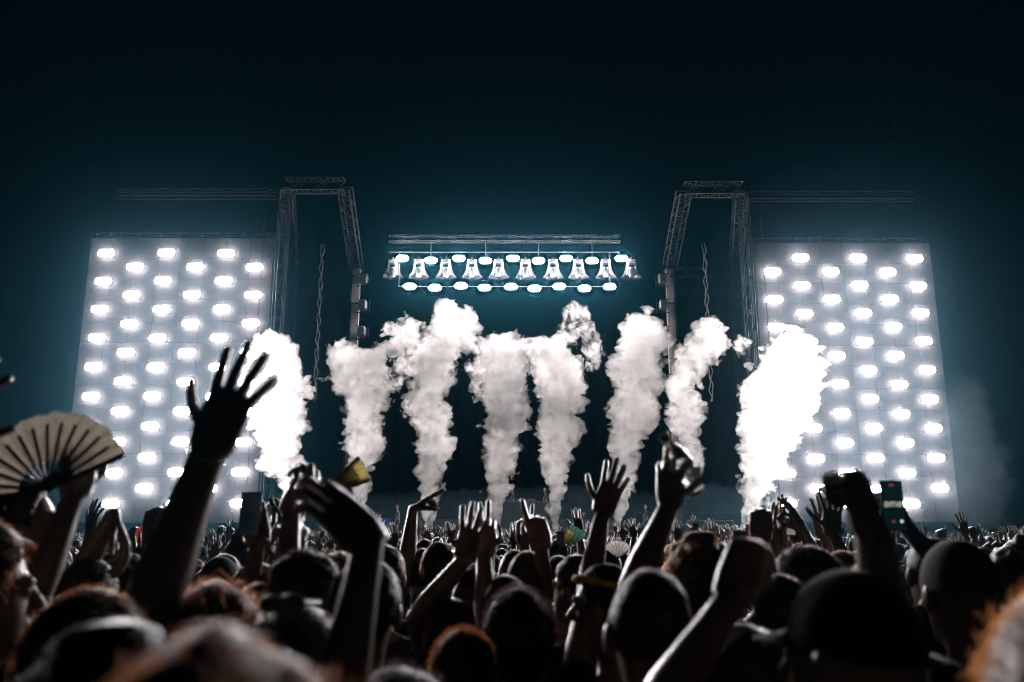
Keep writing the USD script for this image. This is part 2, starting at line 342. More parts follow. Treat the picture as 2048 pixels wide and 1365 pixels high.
# ------------------------------------------------------------------ portal towers beside the centre stage
def portal(side, xin, xout, ytop, col_px, col_y):
    sg = 1 if side == 'left' else -1
    D0, D1 = 44.3, 47.5
    pi, po = at(xin, ytop+13, D0), at(xout, ytop+13, D0); z = pi[2]
    ci = at(col_px, col_y, D1)
    t = thing('portal_tower', f'tall lattice portal tower between the {side} lamp wall and centre stage', 'tower', ((pi[0]+po[0])/2, (D0+D1)/2, 0))
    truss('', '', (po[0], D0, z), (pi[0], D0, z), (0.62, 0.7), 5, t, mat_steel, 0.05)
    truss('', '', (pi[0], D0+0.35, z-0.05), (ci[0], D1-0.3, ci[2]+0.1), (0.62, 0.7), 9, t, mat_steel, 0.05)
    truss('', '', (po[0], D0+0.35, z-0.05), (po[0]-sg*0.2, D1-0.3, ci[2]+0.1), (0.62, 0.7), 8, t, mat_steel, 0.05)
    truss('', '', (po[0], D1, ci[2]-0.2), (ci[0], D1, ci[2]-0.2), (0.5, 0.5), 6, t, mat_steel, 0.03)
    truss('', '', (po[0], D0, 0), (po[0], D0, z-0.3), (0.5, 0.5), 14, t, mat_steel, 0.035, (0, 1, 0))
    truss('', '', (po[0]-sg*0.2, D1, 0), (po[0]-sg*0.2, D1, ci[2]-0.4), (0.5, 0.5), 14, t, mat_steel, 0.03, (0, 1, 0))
    cx = ci[0]
    for k in range(5):
        z1 = ci[2]-2.05*k
        part('column_panel', box((0.42, 0.34, 2.0), (cx, D1, z1-1.0)), mat_white, t)
        part('column_band', box((0.62, 0.42, 0.05), (cx, D1, z1-0.01)), mat_black, t)
    part('column_foot', box((0.4, 0.32, ci[2]-10.25), (cx, D1, (ci[2]-10.25)/2)), mat_black, t)
    part('corner_post', bar((cx-sg*0.28, D1-0.22, 0), (cx-sg*0.28, D1-0.22, ci[2]), 0.03), mat_steel, t)
    # side lamps on brackets
    for k in range(3):
        zz = ci[2]-0.5-1.55*k
        b = thing('side_lamp', f'dark lamp on the {side} portal column, {["topmost", "second", "third"][k]} from the top', 'stage lamp', (cx+sg*0.55, D1-0.4, zz-0.4), 'lamps on the portal columns')
        part('body', rounded((0.48, 0.5, 0.62), 0.14, (cx+sg*0.5, D1-0.45, zz-0.2), 10), mat_black, b, 50)
        ln = trimesh.creation.cylinder(0.17, 0.03, sections=18); ln.apply_transform(trimesh.transformations.rotation_matrix(math.pi/2, (1, 0, 0))); ln.apply_translation((cx+sg*0.5, D1-0.71, zz-0.15))
        part('lens', ln, mat_lens, b)
        for zz2, l2 in ((zz+0.18, 0.6), (zz-0.58, 0.6)):
            part('yoke', bar((cx+sg*0.1, D1-0.3, zz2), (cx+sg*0.85, D1-0.3, zz2), 0.025), mat_alu, b)
        part('yoke', bar((cx+sg*0.85, D1-0.3, zz+0.2), (cx+sg*0.85, D1-0.3, zz-0.6), 0.025), mat_alu, b)
    # hanging cable loom, half way between the legs
    mx = cx-sg*1.85
    lo = thing('cable_loom', f'pale coiled cable loom hanging inside the {side} portal tower', 'cable', (mx, D1-1, 6.0))
    zz = np.linspace(9.0, at(645, 488, D1-1)[2], 90)
    for k in range(2):
        P = np.stack([mx+0.09*np.sin(zz*3.1+k*math.pi)+0.03*np.sin(zz*9), D1-1+0.07*np.cos(zz*3.1+k*math.pi), zz], 1)
        part('cable', sweep(P, 0.03), mat_cable, lo, True)
    return t, po[0], z
PL = portal('left', 688, 572, 358, 714, 540)
PR = portal('right', 1370, 1484, 366, 1338, 540)
# trusses across the tops of the lamp walls and a laddered mast beside the right wall
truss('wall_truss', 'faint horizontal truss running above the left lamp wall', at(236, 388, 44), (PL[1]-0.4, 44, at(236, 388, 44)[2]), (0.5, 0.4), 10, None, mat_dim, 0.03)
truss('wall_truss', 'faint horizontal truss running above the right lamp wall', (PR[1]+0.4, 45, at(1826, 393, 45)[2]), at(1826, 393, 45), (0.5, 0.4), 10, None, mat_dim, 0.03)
def mast(px0, py0, D, label, rungs):
    p = at(px0, py0, D)
    t = thing('mast', label, 'mast', (p[0], D, 0))
    part('pole', bar((p[0], D, 0), (p[0], D, p[2]), 0.04), mat_steel, t)
    for z in np.arange(1.0, p[2], rungs):
        part('collar', box((0.2, 0.12, 0.06), (p[0], D, z)), mat_steel, t)
mast(1488, 400, 43.8, 'tall thin pole with collars left of the right lamp wall', 0.95)
mast(562, 440, 44.2, 'thin pole standing right of the left lamp wall', 2.4)
for i, (px, D, lab) in enumerate(((527, 44.4, 'taut steel cable hanging along the inner edge of left lamp wall'), (1524, 45.2, 'taut steel cable hanging along the inner edge of right lamp wall'))):
    p = at(px, 470, D)
    o = usdkit.mesh(stage, numbered('steel_cable'), bar((p[0], D, 0.2), (p[0], D, p[2]+1), 0.018), mat_steel); tag(o, lab, 'cable')

# ------------------------------------------------------------------ smoke jets
def plume(chains, depth, h=0.085, seed=0, rough=1.0):
    """chains: lists of (left px, right px, y px), from the nozzle up; the billowing surface of a jet of smoke."""
    caps = []
    for ch in chains:
        pts = []
        for k, (l, r, y) in enumerate(ch):
            c = at((l+r)/2, y, depth); rad = (at(r, y, depth)[0]-at(l, y, depth)[0])/2
            pts.append((c+V(0, 0.35*math.sin(k*1.3+seed), 0), rad*0.95+0.02))
        caps += [(*pts[i], *pts[i+1]) for i in range(len(pts)-1)]
    allp = np.array([c[0] for c in caps]+[c[2] for c in caps]); rm = max(max(c[1], c[3]) for c in caps)
    lo = allp.min(0)-rm*1.5-0.2; hi = allp.max(0)+rm*1.5+0.2
    n = np.ceil((hi-lo)/h).astype(int)+1
    ax = [lo[k]+h*np.arange(n[k]) for k in range(3)]
    d = np.full(n, 9.0, np.float32); rr = np.full(n, 0.1, np.float32)
    for a, ra, b, rb in caps:
        R = max(ra, rb)*1.7+0.25
        sl = tuple(slice(max(0, int((min(a[k], b[k])-R-lo[k])/h)), min(n[k], int((max(a[k], b[k])+R-lo[k])/h)+2)) for k in range(3))
        q = np.stack(np.meshgrid(*[ax[k][sl[k]] for k in range(3)], indexing='ij'), -1)
        ab = b-a; t = np.clip(((q-a)@ab)/(ab@ab), 0, 1); r = ra+(rb-ra)*t
        dist = np.linalg.norm(q-(a+t[..., None]*ab), axis=-1)-r
        k = 0.25*np.minimum(r, 1.0); old = d[sl]
        hh = np.maximum(k-np.abs(old-dist), 0)/k
        rr[sl] = np.where(dist < old, r, rr[sl]); d[sl] = np.minimum(old, dist)-hh*hh*k*0.25
    ii = np.argwhere((np.abs(d) < 0.75*np.minimum(rr, 0.95)+0.12))
    q = lo+ii*h; off = V(seed*13.7, 0, 0)
    warp = np.stack([meshkit.noise(q*1.1+off, 90+i) for i in range(3)], 1)-0.5
    qq = q+warp*0.6
    r = rr[tuple(ii.T)]; w = 0
    for f_, amp, s in ((1.0, .40, 1), (2.2, .30, 2), (4.7, .22, 3)):
        w = w+amp*(np.abs(2*meshkit.noise(qq*f_+off, s)-1)-0.40)
    d[tuple(ii.T)] -= (w*rough*np.minimum(r, 0.95)*1.6).astype(np.float32)
    for k in range(3):
        e = [slice(None)]*3
        for j in (0, -1): e[k] = j; d[tuple(e)] = 1
    return trimesh.Trimesh(*marching(d, lo, h), process=False)
def smoke_mat(name, dens, lo, hi):
    return M(name, {'g': ('geometry', {}), 'n': ('noise_texture', {'scale': 1.6, 'detail': 4.0, 'roughness': 0.66, 'distortion': 0.7}),
        'r': ('map_range', {'range_type': 'smoothstep', 'from_min': lo, 'from_max': hi, 'to_min': 0.0, 'to_max': dens, 'clamp': True}),
        'v': ('principled_volume', {'color': (1, 0.94, 0.905), 'anisotropy': 0.12})},
        [('g.position', 'n.vector'), ('n.fac', 'r.value'), ('r.result', 'v.density')], volume='v.volume')
mat_smoke = smoke_mat('smoke_jet', 0.98, 0.32, 0.61)
mat_wisp = smoke_mat('smoke_wisp', 1.2, 0.46, 0.66)
JETS = [
 ('outermost left smoke jet, brilliant white in front of the left lamp wall', 41.2, 1.0, mat_smoke, [[(603,605,1078),(582,612,1020),(553,612,970),(532,612,920),(507,615,860),(496,618,800),(480,614,755),(480,605,722),(500,585,698)]]),
 ('smoke jet rising behind the yellow fan, leaning right at its top', 41.0, 1.0, mat_smoke, [[(719,723,1078),(706,735,1030),(700,745,983),(695,746,946),(686,772,884),(680,766,836),(682,784,795),(656,780,752),(655,735,715)],[(690,745,722),(740,788,708),(800,840,680)]]),
 ('tall smoke jet left of centre with a billowing crown below the strobes', 41.4, 1.0, mat_smoke, [[(857,861,1078),(838,882,1001),(832,893,946),(830,907,891),(823,907,844),(806,890,807),(816,911,763),(818,918,726),(840,933,682),(848,955,652),(864,922,626)],[(770,800,690),(800,850,670)],[(915,965,645),(940,968,660)]]),
 ('smoke jet at the middle of the stage, merging with its right neighbour', 41.0, 1.0, mat_smoke, [[(987,991,1078),(975,1006,1020),(962,1028,968),(968,1035,932),(959,1048,891),(966,1054,844),(966,1062,807),(946,1062,763),(942,1060,738),(955,1062,712)],[(960,1000,702),(1005,1055,696),(1060,1105,694)]]),
 ('smoke jet right of centre with a ragged spiral plume curling off its top', 41.5, 1.0, mat_smoke, [[(1109,1112,1075),(1094,1127,1012),(1083,1142,946),(1070,1148,905),(1068,1168,860),(1072,1160,820),(1072,1178,780),(1058,1178,748),(1045,1150,715)]]),
 ('broad smoke jet with a rounded top beside the raised open hand', 41.1, 1.0, mat_smoke, [[(1234,1238,1078),(1229,1249,1030),(1226,1270,983),(1219,1277,946),(1211,1284,910),(1215,1299,866),(1217,1325,818),(1222,1326,785),(1212,1328,745),(1233,1330,710),(1233,1343,678),(1244,1328,655)]]),
 ('smoke jet rising behind the raised plastic bottle, hooked at its top', 41.5, 1.0, mat_smoke, [[(1344,1348,1078),(1342,1358,1020),(1344,1368,980),(1355,1402,920),(1338,1410,844),(1328,1412,807),(1332,1398,774),(1336,1398,741),(1350,1431,708),(1385,1460,675),(1395,1455,650)],[(1380,1420,650),(1400,1440,645)]]),
 ('outermost right smoke jet, brilliant white in front of the right lamp wall', 41.3, 1.0, mat_smoke, [[(1482,1486,1075),(1480,1512,1019),(1478,1541,983),(1480,1563,946),(1478,1585,910),(1478,1615,840),(1482,1638,800),(1495,1638,763),(1515,1640,742),(1530,1650,715),(1545,1640,690)]]),
]
WISPS = [
 ('small detached smoke puff right of the hooked smoke jet', 41.6, [[(1462,1494,705),(1468,1502,690),(1472,1496,675)]]),
 ('thin smoke fringe left of the crown of the tall left jet', 41.9, [[(765,800,655),(790,835,650),(820,860,660)]]),
 ('thin ragged smoke wisp between the two left of centre smoke jets', 42.0, [[(770,830,665),(800,870,690),(760,820,760)]]),
 ('ragged spiral smoke plume right of the middle jets', 42.2, [[(1100,1160,680),(1120,1165,640),(1130,1175,625),(1150,1195,660),(1165,1215,700),(1175,1205,730)]]),
 ('pale ragged smoke fringe left of the middle smoke jet', 42.0, [[(935,985,690),(930,975,740),(945,985,790)]]),
]
for i, (lab, D, rough, mat, ch) in enumerate(JETS):
    o = usdkit.mesh(stage, numbered('smoke_jet'), plume(ch, D, 0.085, i+1, rough), mat); tag(o, lab, 'smoke jet')
    l, r, y = ch[0][0]; c = at((l+r)/2, y, D)
    t = thing('jet_nozzle', f'small smoke jet machine on the stage edge, {ORD[i]} from the left', 'smoke machine', (c[0], D, 1.745), 'smoke jet machines along the stage edge')
    part('body', rounded((0.3, 0.3, 0.16), 0.03, (c[0], D, 1.83), 6), mat_black, t); part('nozzle', bar((c[0], D, 1.9), (c[0], D, 1.99), 0.045, 10), mat_steel, t)
for i, (lab, D, ch) in enumerate(WISPS):
    o = usdkit.mesh(stage, numbered('smoke_wisp'), plume(ch, D, 0.1, 30+i, 1.25), mat_wisp); tag(o, lab, 'smoke')
def thin(name, label, mesh, col, dens, g_):
    m = M(name, {'v': ('principled_volume', {'color': col, 'density': dens, 'anisotropy': g_})}, [], volume='v.volume')
    o = usdkit.mesh(stage, numbered(name), mesh, m); tag(o, label, 'smoke haze', None, 'stuff')
def lens(w_, d_, h_, c):
    m = trimesh.creation.icosphere(4, 1.0); m.apply_scale((w_/2, d_/2, h_/2)); m.apply_translation(c); return m
(a_, b_, zt, zb, x0, x1) = LW
thin('left_wall_haze', 'thin glowing haze hanging in front of the left lamp wall', lens(x1-x0+10, 2.4, zt-zb+12, ((x0+x1)/2-.5, 43.75, (zt+zb)/2)), (.82, .9, 1), .0008, .5)
(a_, b_, zt, zb, x0, x1) = RW
thin('right_wall_haze', 'thin glowing haze hanging in front of the right lamp wall', lens(x1-x0+13, 2.8, zt-zb+12, ((x0+x1)/2+1.6, 44.35, (zt+zb)/2)), (.82, .9, 1), .0011, .5)
thin('stage_mist', 'low teal mist lying along the stage floor under the smoke jets', plume([[(500,640,1048),(640,760,1040),(740,880,1052),(860,1000,1042),(960,1120,1050),(1090,1240,1040),(1220,1360,1048),(1330,1480,1036),(1450,1590,1046)]], 45.2, .16, 51, .8), (.5, .82, 1), .007, .2)
thin('smoke_drift', 'pale smoke drifting away to the right of the right lamp wall', plume([[(1880,2020,1010),(1890,2030,930),(1880,1990,860),(1890,1970,790)]], 44.2, .14, 57, 1.1), (.75, .9, 1), .004, .3)
haze_mat = M('haze_air', {'v': ('principled_volume', {'color': (0.15, 0.69, 1.0), 'density': HAZE, 'anisotropy': 0.92})}, [], volume='v.volume')
hz = usdkit.mesh(stage, '/World/haze', box((150, 110, 34), (0, 46, 15.9)), haze_mat); tag(hz, kind='stuff')
# ================================================================== people
def sph(r, seg): return m3.Manifold.sphere(r, seg)
_pts = {}
def ball_pts(seg):
    if seg not in _pts: _pts[seg] = np.asarray(m3.Manifold.sphere(1.0, seg).to_mesh().vert_properties[:, :3], float)
    return _pts[seg]
def bone(*cr, seg=12):
    """Hull of spheres given as (centre, radius)."""
    P = ball_pts(seg)
    return m3.Manifold.hull_points(np.vstack([P*r+np.asarray(c, float) for c, r in cr]))
def join(ms): return m3.Manifold.batch_boolean(ms, m3.OpType.Add)

def sdf_ell(q, c, r):
    k = (q-np.array(c))/np.array(r); n = np.linalg.norm(k, axis=-1); n2 = np.linalg.norm(k/np.array(r), axis=-1)
    return n*(n-1)/np.maximum(n2, 1e-6)
def sdf_cap(q, a, b, ra, rb=None):
    a, b = np.array(a, float), np.array(b, float); rb = ra if rb is None else rb
    t = np.clip(((q-a)@(b-a))/((b-a)@(b-a)), 0, 1)
    return np.linalg.norm(q-(a+t[..., None]*(b-a)), axis=-1)-(ra+(rb-ra)*t)
def smin(a, b, k):
    h = np.maximum(k-np.abs(a-b), 0)/k
    return np.minimum(a, b)-h*h*k*0.25
def grid(lo, hi, h):
    ax = [np.arange(lo[k], hi[k]+h, h) for k in range(3)]
    return np.stack(np.meshgrid(*ax, indexing='ij'), -1)
def skull(q):
    return smin(sdf_ell(q, (0, -.012, .022), (.076, .096, .098)), sdf_ell(q, (0, .028, -.05), (.06, .066, .085)), .03)
def head_template(h):
    lo, hi = (-.12, -.13, -.20), (.12, .15, .14)
    q = grid(lo, hi, h)
    d = skull(q)
    d = smin(d, sdf_cap(q, (0, .062, -.105), (0, .05, -.10), .032), .03)
    d = smin(d, sdf_cap(q, (0, -.025, -.06), (0, -.032, -.19), .054), .03)
    d = smin(d, sdf_cap(q, (0, .095, .005), (0, .118, -.036), .008, .014), .014)
    d = smin(d, sdf_cap(q, (-.04, .083, .02), (.04, .083, .02), .011), .016)
    for s in (-1, 1):
        d = -smin(-d, sdf_ell(q, (s*.031, .103, 0), (.017, .018, .012)), .012)
        d = smin(d, np.linalg.norm(q-np.array((s*.031, .079, 0)), axis=-1)-.0125, .004)
        e = sdf_ell(q, (s*.083, -.012, -.012), (.013, .021, .034))
        d = smin(d, e, .010)
    d = smin(d, sdf_cap(q, (-.019, .092, -.066), (.019, .092, -.066), .0075), .008)
    d = smin(d, sdf_cap(q, (-.016, .091, -.08), (.016, .091, -.08), .008), .008)
    d[:, :, 0] = np.maximum(d[:, :, 0], 0.001)
    for k in (0, 1):
        for j in (0, -1):
            e = [slice(None)]*3; e[k] = j; d[tuple(e)] = np.maximum(d[tuple(e)], 0.001)
    d[:, :, -1] = np.maximum(d[:, :, -1], 0.001)
    return marching(d, np.array(lo), h)
HEADS = {'near': head_template(0.0065), 'far': head_template(0.014)}
def hair_template(kind, h, seed=0):
    """Solid hair over the skull, in the head's frame (face towards +y)."""
    lo, hi = (-.2, -.22, -.42 if kind in ('long', 'bob') else -.16), (.2, .17, .22)
    q = grid(lo, hi, h)
    nz = meshkit.noise(q*38+seed, 3)-.5; nl = meshkit.noise(q*14+seed*3, 5)-.5
    th = {'buzz': .004, 'short': .013, 'flat': .014, 'curly': .036, 'tall': .026, 'messy': .026, 'long': .018, 'bob': .022, 'bun': .014, 'beanie': .012, 'cap': .010}[kind]
    d = skull(q)-th
    if kind == 'tall': d = smin(d, sdf_ell(q, (0, -.005, .085), (.062, .075, .055)), .04)
    if kind == 'flat': d = smin(d, sdf_ell(q, (0, -.005, .075), (.085, .09, .048)), .03)
    if kind == 'bun': d = smin(d, np.linalg.norm(q-np.array((0, -.06, .125)), axis=-1)-.04, .015)
    if kind == 'curly': d = d-.02*(np.abs(2*meshkit.noise(q*26+seed, 8)-1)-.4)-.02*nl
    elif kind == 'messy': d = d-.03*nl-.012*nz
    elif kind not in ('beanie', 'cap'): d = d-.006*nz-.006*nl
    # the hairline: nothing in front of the face, below the nape or over the ears
    face = np.minimum(q[..., 1]-.035-.35*np.maximum(q[..., 2]-.03, 0)*1.2, .085-q[..., 2]+.15*q[..., 1])
    nape = -q[..., 2]-.075+0.25*np.maximum(q[..., 1]+.02, 0)*2
    ear = .045-np.linalg.norm((q-np.array((0, -.0, -.035)))[..., 1:], axis=-1)
    if kind in ('beanie', 'cap'):
        cut = -q[..., 2]+.01+.12*q[..., 1]*(1 if kind == 'cap' else .4)
        d = np.maximum(d, cut)
        if kind == 'cap':
            dx = q[..., 0]/.085; yy = q[..., 1]-.075
            visor = np.maximum(np.abs(q[..., 2]-.035+.22*np.maximum(yy, 0)+.25*q[..., 0]**2/.1)-.005, np.sqrt(dx**2+(yy/.085)**2)*.085-.085)
            d = np.minimum(d, np.maximum(visor, -yy-.02))
    elif kind in ('long', 'bob'):
        z1 = -.36 if kind == 'long' else -.17
        fall = sdf_cap(q*np.array((.62, 1, 1)), (0, -.055, -.02), (0, -.085, z1), .058, .05)-.012*nl-.01*nz-.006*np.sin(q[..., 0]*170+6*nl)
        d = np.maximum(d, np.maximum(np.minimum(face, .5), -q[..., 2]-.2))
        d = smin(d, fall, .03)
    else:
        d = np.maximum(np.maximum(d, face), np.maximum(nape, ear))
    d[:, :, [0, -1]] = 1; d[[0, -1]] = 1; d[:, [0, -1]] = 1
    return marching(d, np.array(lo), h)
_hair = {}
def hair_mesh(kind, res, seed=0):
    key = (kind, res, seed)
    if key not in _hair: _hair[key] = hair_template(kind, res, seed)
    return _hair[key]

def rot(axis, a):
    return trimesh.transformations.rotation_matrix(a, axis)[:3, :3]
def hand(w, f, palm, side, pose='open', size=1.0, seg=8):
    """Manifolds of a hand: wrist w, fingers towards f, palm facing palm, side +1/-1 = on which side (palm x fingers) the thumb is."""
    f = unit(f); n = unit(np.asarray(palm, float)-f*np.dot(palm, f)); x = np.cross(n, f)*side
    R = np.stack([x, n, f], 1)*size
    T = lambda p: np.asarray(w)+R@np.asarray(p, float)
    out = []
    kn = [(.031, .0, .090), (.0105, -.003, .097), (-.010, -.002, .093), (-.029, .0, .083)]
    B = lambda *cr: out.append(bone(*[(T(c), r*size) for c, r in cr], seg=seg))
    B(((-.020, 0, .0), .019), ((.020, 0, .0), .019), ((-.027, 0, .03), .016), ((.028, .003, .03), .017))
    B(((-.027, 0, .03), .016), ((.028, .003, .03), .017), *[(k, .0115) for k in kn])
    B(((.022, .008, .012), .016), ((.036, .012, .045), .0145), ((.02, .004, .07), .012))
    B(((-.026, .008, .02), .014), ((-.028, .006, .06), .012))
    L = [(.041, .025, .021), (.046, .029, .022), (.042, .027, .021), (.033, .020, .018)]
    P = {'open': ([.12, .08, .12, .18], [.20, .05, -.10, -.30], .1), 'spread': ([.15, .12, .12, .15], [.30, .09, -.13, -.42], -.15), 'flat': ([.10, .06, .08, .12], [.01, .0, -.005, -.02], .6),
         'fist': ([1.35, 1.4, 1.4, 1.35], [.02, .0, -.02, -.05], 1.15), 'mitt': ([.16, .12, .14, .18], [.01, .0, -.005, -.02], 1.35), 'point': ([.06, 1.35, 1.4, 1.35], [.03, 0, -.03, -.06], .9), 'relaxed': ([.35, .45, .5, .55], [.08, .02, -.04, -.1], .35),
         'grip': ([.75, .8, .85, .85], [.06, .0, -.05, -.1], .55), 'claw': ([.5, .55, .6, .6], [.2, .05, -.1, -.25], .2), 'two': ([.08, .08, 1.4, 1.35], [.14, -.1, -.03, -.06], 1.0), 'ok': ([.85, .15, .12, .15], [.05, .05, -.08, -.22], .75)}[pose]
    for i in range(4):
        p = np.array(kn[i], float); c = P[0][i]; sp = P[1][i]; ang = 0
        rr = [.0108, .0104, .0097, .0085] if i < 3 else [.0096, .0092, .0085, .0075]
        for j in range(3):
            ang += c*(1.0, 1.15, .75)[j]
            dv = np.array((math.sin(sp)*math.cos(ang), math.sin(ang), math.cos(sp)*math.cos(ang)))
            q = p+dv*L[i][j]
            B((p, rr[j]), (q, rr[j+1])); p = q
    c = P[2]
    d0 = unit((.78-.25*c, .25+.35*c, .62)); p = np.array((.031, .010, .028))
    for j, (l, r0, r1) in enumerate(((.040, .0135, .0115), (.034, .0112, .0098), (.028, .0095, .0075))):
        k = c*(.0, .7, 1.1)[j]+(.0, .22, .35)[j]
        dv = unit(d0*math.cos(k)+np.array((-.55, .6*c, .75))*math.sin(k)); q = p+dv*l
        B((p, r0), (q, r1)); p = q
    return out

def arm(sh, el, wr, s=1.0, seg=10, thick=1.0):
    sh, el, wr = map(np.asarray, (sh, el, wr)); k = s*thick
    m1 = sh+(el-sh)*.45; m2 = el+(wr-el)*.28
    return [bone((sh, .054*k), (m1, .048*k), seg=seg), bone((m1, .048*k), (el, .038*k), seg=seg), bone((el, .039*k), (m2, .043*k), seg=seg), bone((m2, .043*k), (el+(wr-el)*.75, .031*k), seg=seg),
            bone((el+(wr-el)*.75, .031*k), (wr, .026*k), seg=seg)]

def bend(sh, hint, wr, s):
    """The elbow that lets an arm of natural length reach from shoulder to wrist, bent towards hint; and how far it had to stretch."""
    L1, L2 = .30*s, .262*s; ax = wr-sh; d = np.linalg.norm(ax); st = max(1.0, d/(.985*(L1+L2))); L1, L2 = L1*st, L2*st
    ax = ax/d; x = (d*d+L1*L1-L2*L2)/(2*d); h = math.sqrt(max(L1*L1-x*x, 0)); p = hint-sh; p = p-ax*np.dot(p, ax); n = np.linalg.norm(p)
    return sh+ax*x+(p/n*h if n > 1e-6 else 0), st
def owner_top(a, lean=(0, 0, 0)):
    """Where the top of the head of an arm's owner must be for the arm to hang together."""
    el, wr, k = a['elbow'], a['wrist'], a['side']; f = unit(el-wr); el = wr+f*.255
    u = unit(.45*f+np.array((0, .1, -.8))+np.array(lean)); sh = el+u*.29
    top = sh-np.array((k*.153, -.04, -.25))+np.array((0, 0, .12))
    a['elbow'] = el
    return top
def person(top, label, hair='short', hcol='dark', skin_i=1, shirt='black', arms=(), yaw=0.0, pitch=0.0, scale=1.0, res='near', group=None, strands=0, slen=.035, cls=None, roll=0.0, sway=0.0, shirt_mat=None, hres=None, floor=0.0):
    """A standing person, built from the top of the head down. arms: dicts with side (-1 left, +1 right in the picture), elbow, wrist (world points or offsets), hand."""
    top = np.asarray(top, float); s = scale
    Rz = rot((0, 0, 1), yaw); Rh = Rz@rot((1, 0, 0), pitch)@rot((0, 1, 0), roll)
    hc = top-np.array((0, 0, .12*s+{'curly': .035, 'tall': .05, 'messy': .02, 'long': .018, 'bob': .02, 'short': .012, 'flat': .02, 'cap': .01, 'beanie': .012}.get(hair, 0)+.35*(slen if strands else 0)))
    By = rot((0, 0, 1), yaw*.5)
    base = np.array((hc[0], hc[1], floor))
    x = thing('person', label, 'person', base, group) if cls is None else cls
    if cls is not None: LOC[str(x.GetPath())] = base
    seg = 12 if res == 'near' else 8
    J = lambda p: hc+By@(np.array(p, float)*s)
    hv, hf = HEADS[res]
    hd = m3.Manifold(m3.Mesh(np.asarray((hv*s)@Rh.T+hc, np.float32), np.asarray(hf, np.uint32)))
    neck = J((0, -.045, -.24)); shs = {k: J((k*.165, -.04, -.295)) for k in (-1, 1)}
    foot = (floor-hc[2])/s
    hip = -.80 if foot < -1.3 else foot*.55
    ms = [hd] if hd.volume() > 0 else [bone((hc, .09*s), seg=seg)]
    ms += [bone((hc+Rh@np.array((0, -.03, -.15))*s, .052*s), (neck, .056*s), seg=seg), bone((neck, .058*s), (shs[-1], .045*s), (shs[1], .045*s), seg=seg),
           bone((shs[-1], .05*s), (shs[1], .05*s), (J((-.1, -.02, -.45)), .1*s), (J((.1, -.02, -.45)), .1*s), seg=seg),
           bone((J((-.1, -.02, -.45)), .1*s), (J((.1, -.02, -.45)), .1*s), (J((-.08, -.03, hip+.04)), .1*s), (J((.08, -.03, hip+.04)), .1*s), seg=seg)]
    tz = []
    for k in (-1, 1):
        kn, an = J((k*.10, .01, (hip+foot)/2+.02)), J((k*.12, -.03, foot+.09/s))
        ms += [bone((J((k*.09, -.03, hip)), .082*s), (kn, .052*s), seg=8), bone((kn, .052*s), (an, .038*s), seg=8), bone((an, .036*s), (an+V(0, .13*s, -.055*s), .028*s), (an+V(0, -.04*s, -.05*s), .03*s), seg=8)]
        tz += [bone((J((k*.085, -.03, hip)), .105*s), (kn, .068*s), seg=8), bone((kn, .068*s), (an, .06*s), seg=8)]
    tz.append(bone((J((-.08, -.03, hip+.05)), .115*s), (J((.08, -.03, hip+.05)), .115*s), (J((0, -.03, hip-.03)), .12*s), seg=8))
    sl = []
    sides = {}
    for a in arms: sides[a['side']] = a
    for k in (-1, 1):
        a = sides.get(k)
        if a is None:
            el, wr = J((k*.21, -.05, -.60)), J((k*.17, .10, -.80)); hp = dict(f=(0, .5, -.6), palm=(-k, 0, 0), side=1, pose='relaxed')
        else:
            el, wr, hp = np.asarray(a['elbow'], float), np.asarray(a['wrist'], float), dict(a.get('hand', {}))
            if a.get('rel'): el, wr = hc+np.asarray(a['elbow'], float)*s, hc+np.asarray(a['wrist'], float)*s
        sh = shs[k]
        if el[2] > sh[2]: sh = sh+V(-k*.012, 0, .045)*s
        if a is not None and not a.get('rel'):
            el, st = bend(sh, el, wr, s)
            if st > 1.12: print('arm', (label or '')[:50], 'stretch %.2f' % st)
        th = (a or {}).get('thick', 1.0)
        ms += arm(sh, el, wr, s, 10 if res == 'near' else 6, th)
        ms += hand(wr, hp.get('f', el*0+wr-el), hp.get('palm', (0, 1, 0)), hp.get('side', k), hp.get('pose', 'open'), s*hp.get('size', 1.0)*(1.0), (8 if res == 'near' else 5))
        m = sh+(el-sh)*(a or {}).get('sleeve', .55)
        sl.append(bone((shs[k], .068*s*th), (m, .066*s*th), seg=seg))
    body = tm(join(ms))
    part('body', body, SKINS[skin_i], x, 60)
    sm = [bone((J((0, -.045, -.262)), .062*s), (shs[-1], .062*s), (shs[1], .062*s), seg=seg),
          bone((shs[-1], .066*s), (shs[1], .066*s), (J((-.1, -.015, -.45)), .125*s), (J((.1, -.015, -.45)), .125*s), seg=seg),
          bone((J((-.1, -.015, -.45)), .125*s), (J((.1, -.015, -.45)), .125*s), (J((-.09, -.03, hip)), .122*s), (J((.09, -.03, hip)), .122*s), seg=seg)]+sl
    part('shirt', tm(join(sm)), shirt_mat or CLOTH[shirt], x, 50)
    part('trousers', tm(join(tz)), mat_trousers, x, 50)
    if hair != 'bald':
        hv, hf = hair_mesh(hair, hres or (.009 if res == 'near' else .018), 0)
        W = (hv*s)@Rh.T+hc
        nm = hair if hair in ('cap', 'beanie') else 'hair'
        ho = part(nm, (W, hf), (CLOTH[hcol] if nm != 'hair' else HAIR[hcol]), x, True)
        if strands and nm == 'hair': strands_on(ho, W, hf, strands, slen*s, hcol, hair, base, hc)
    return x

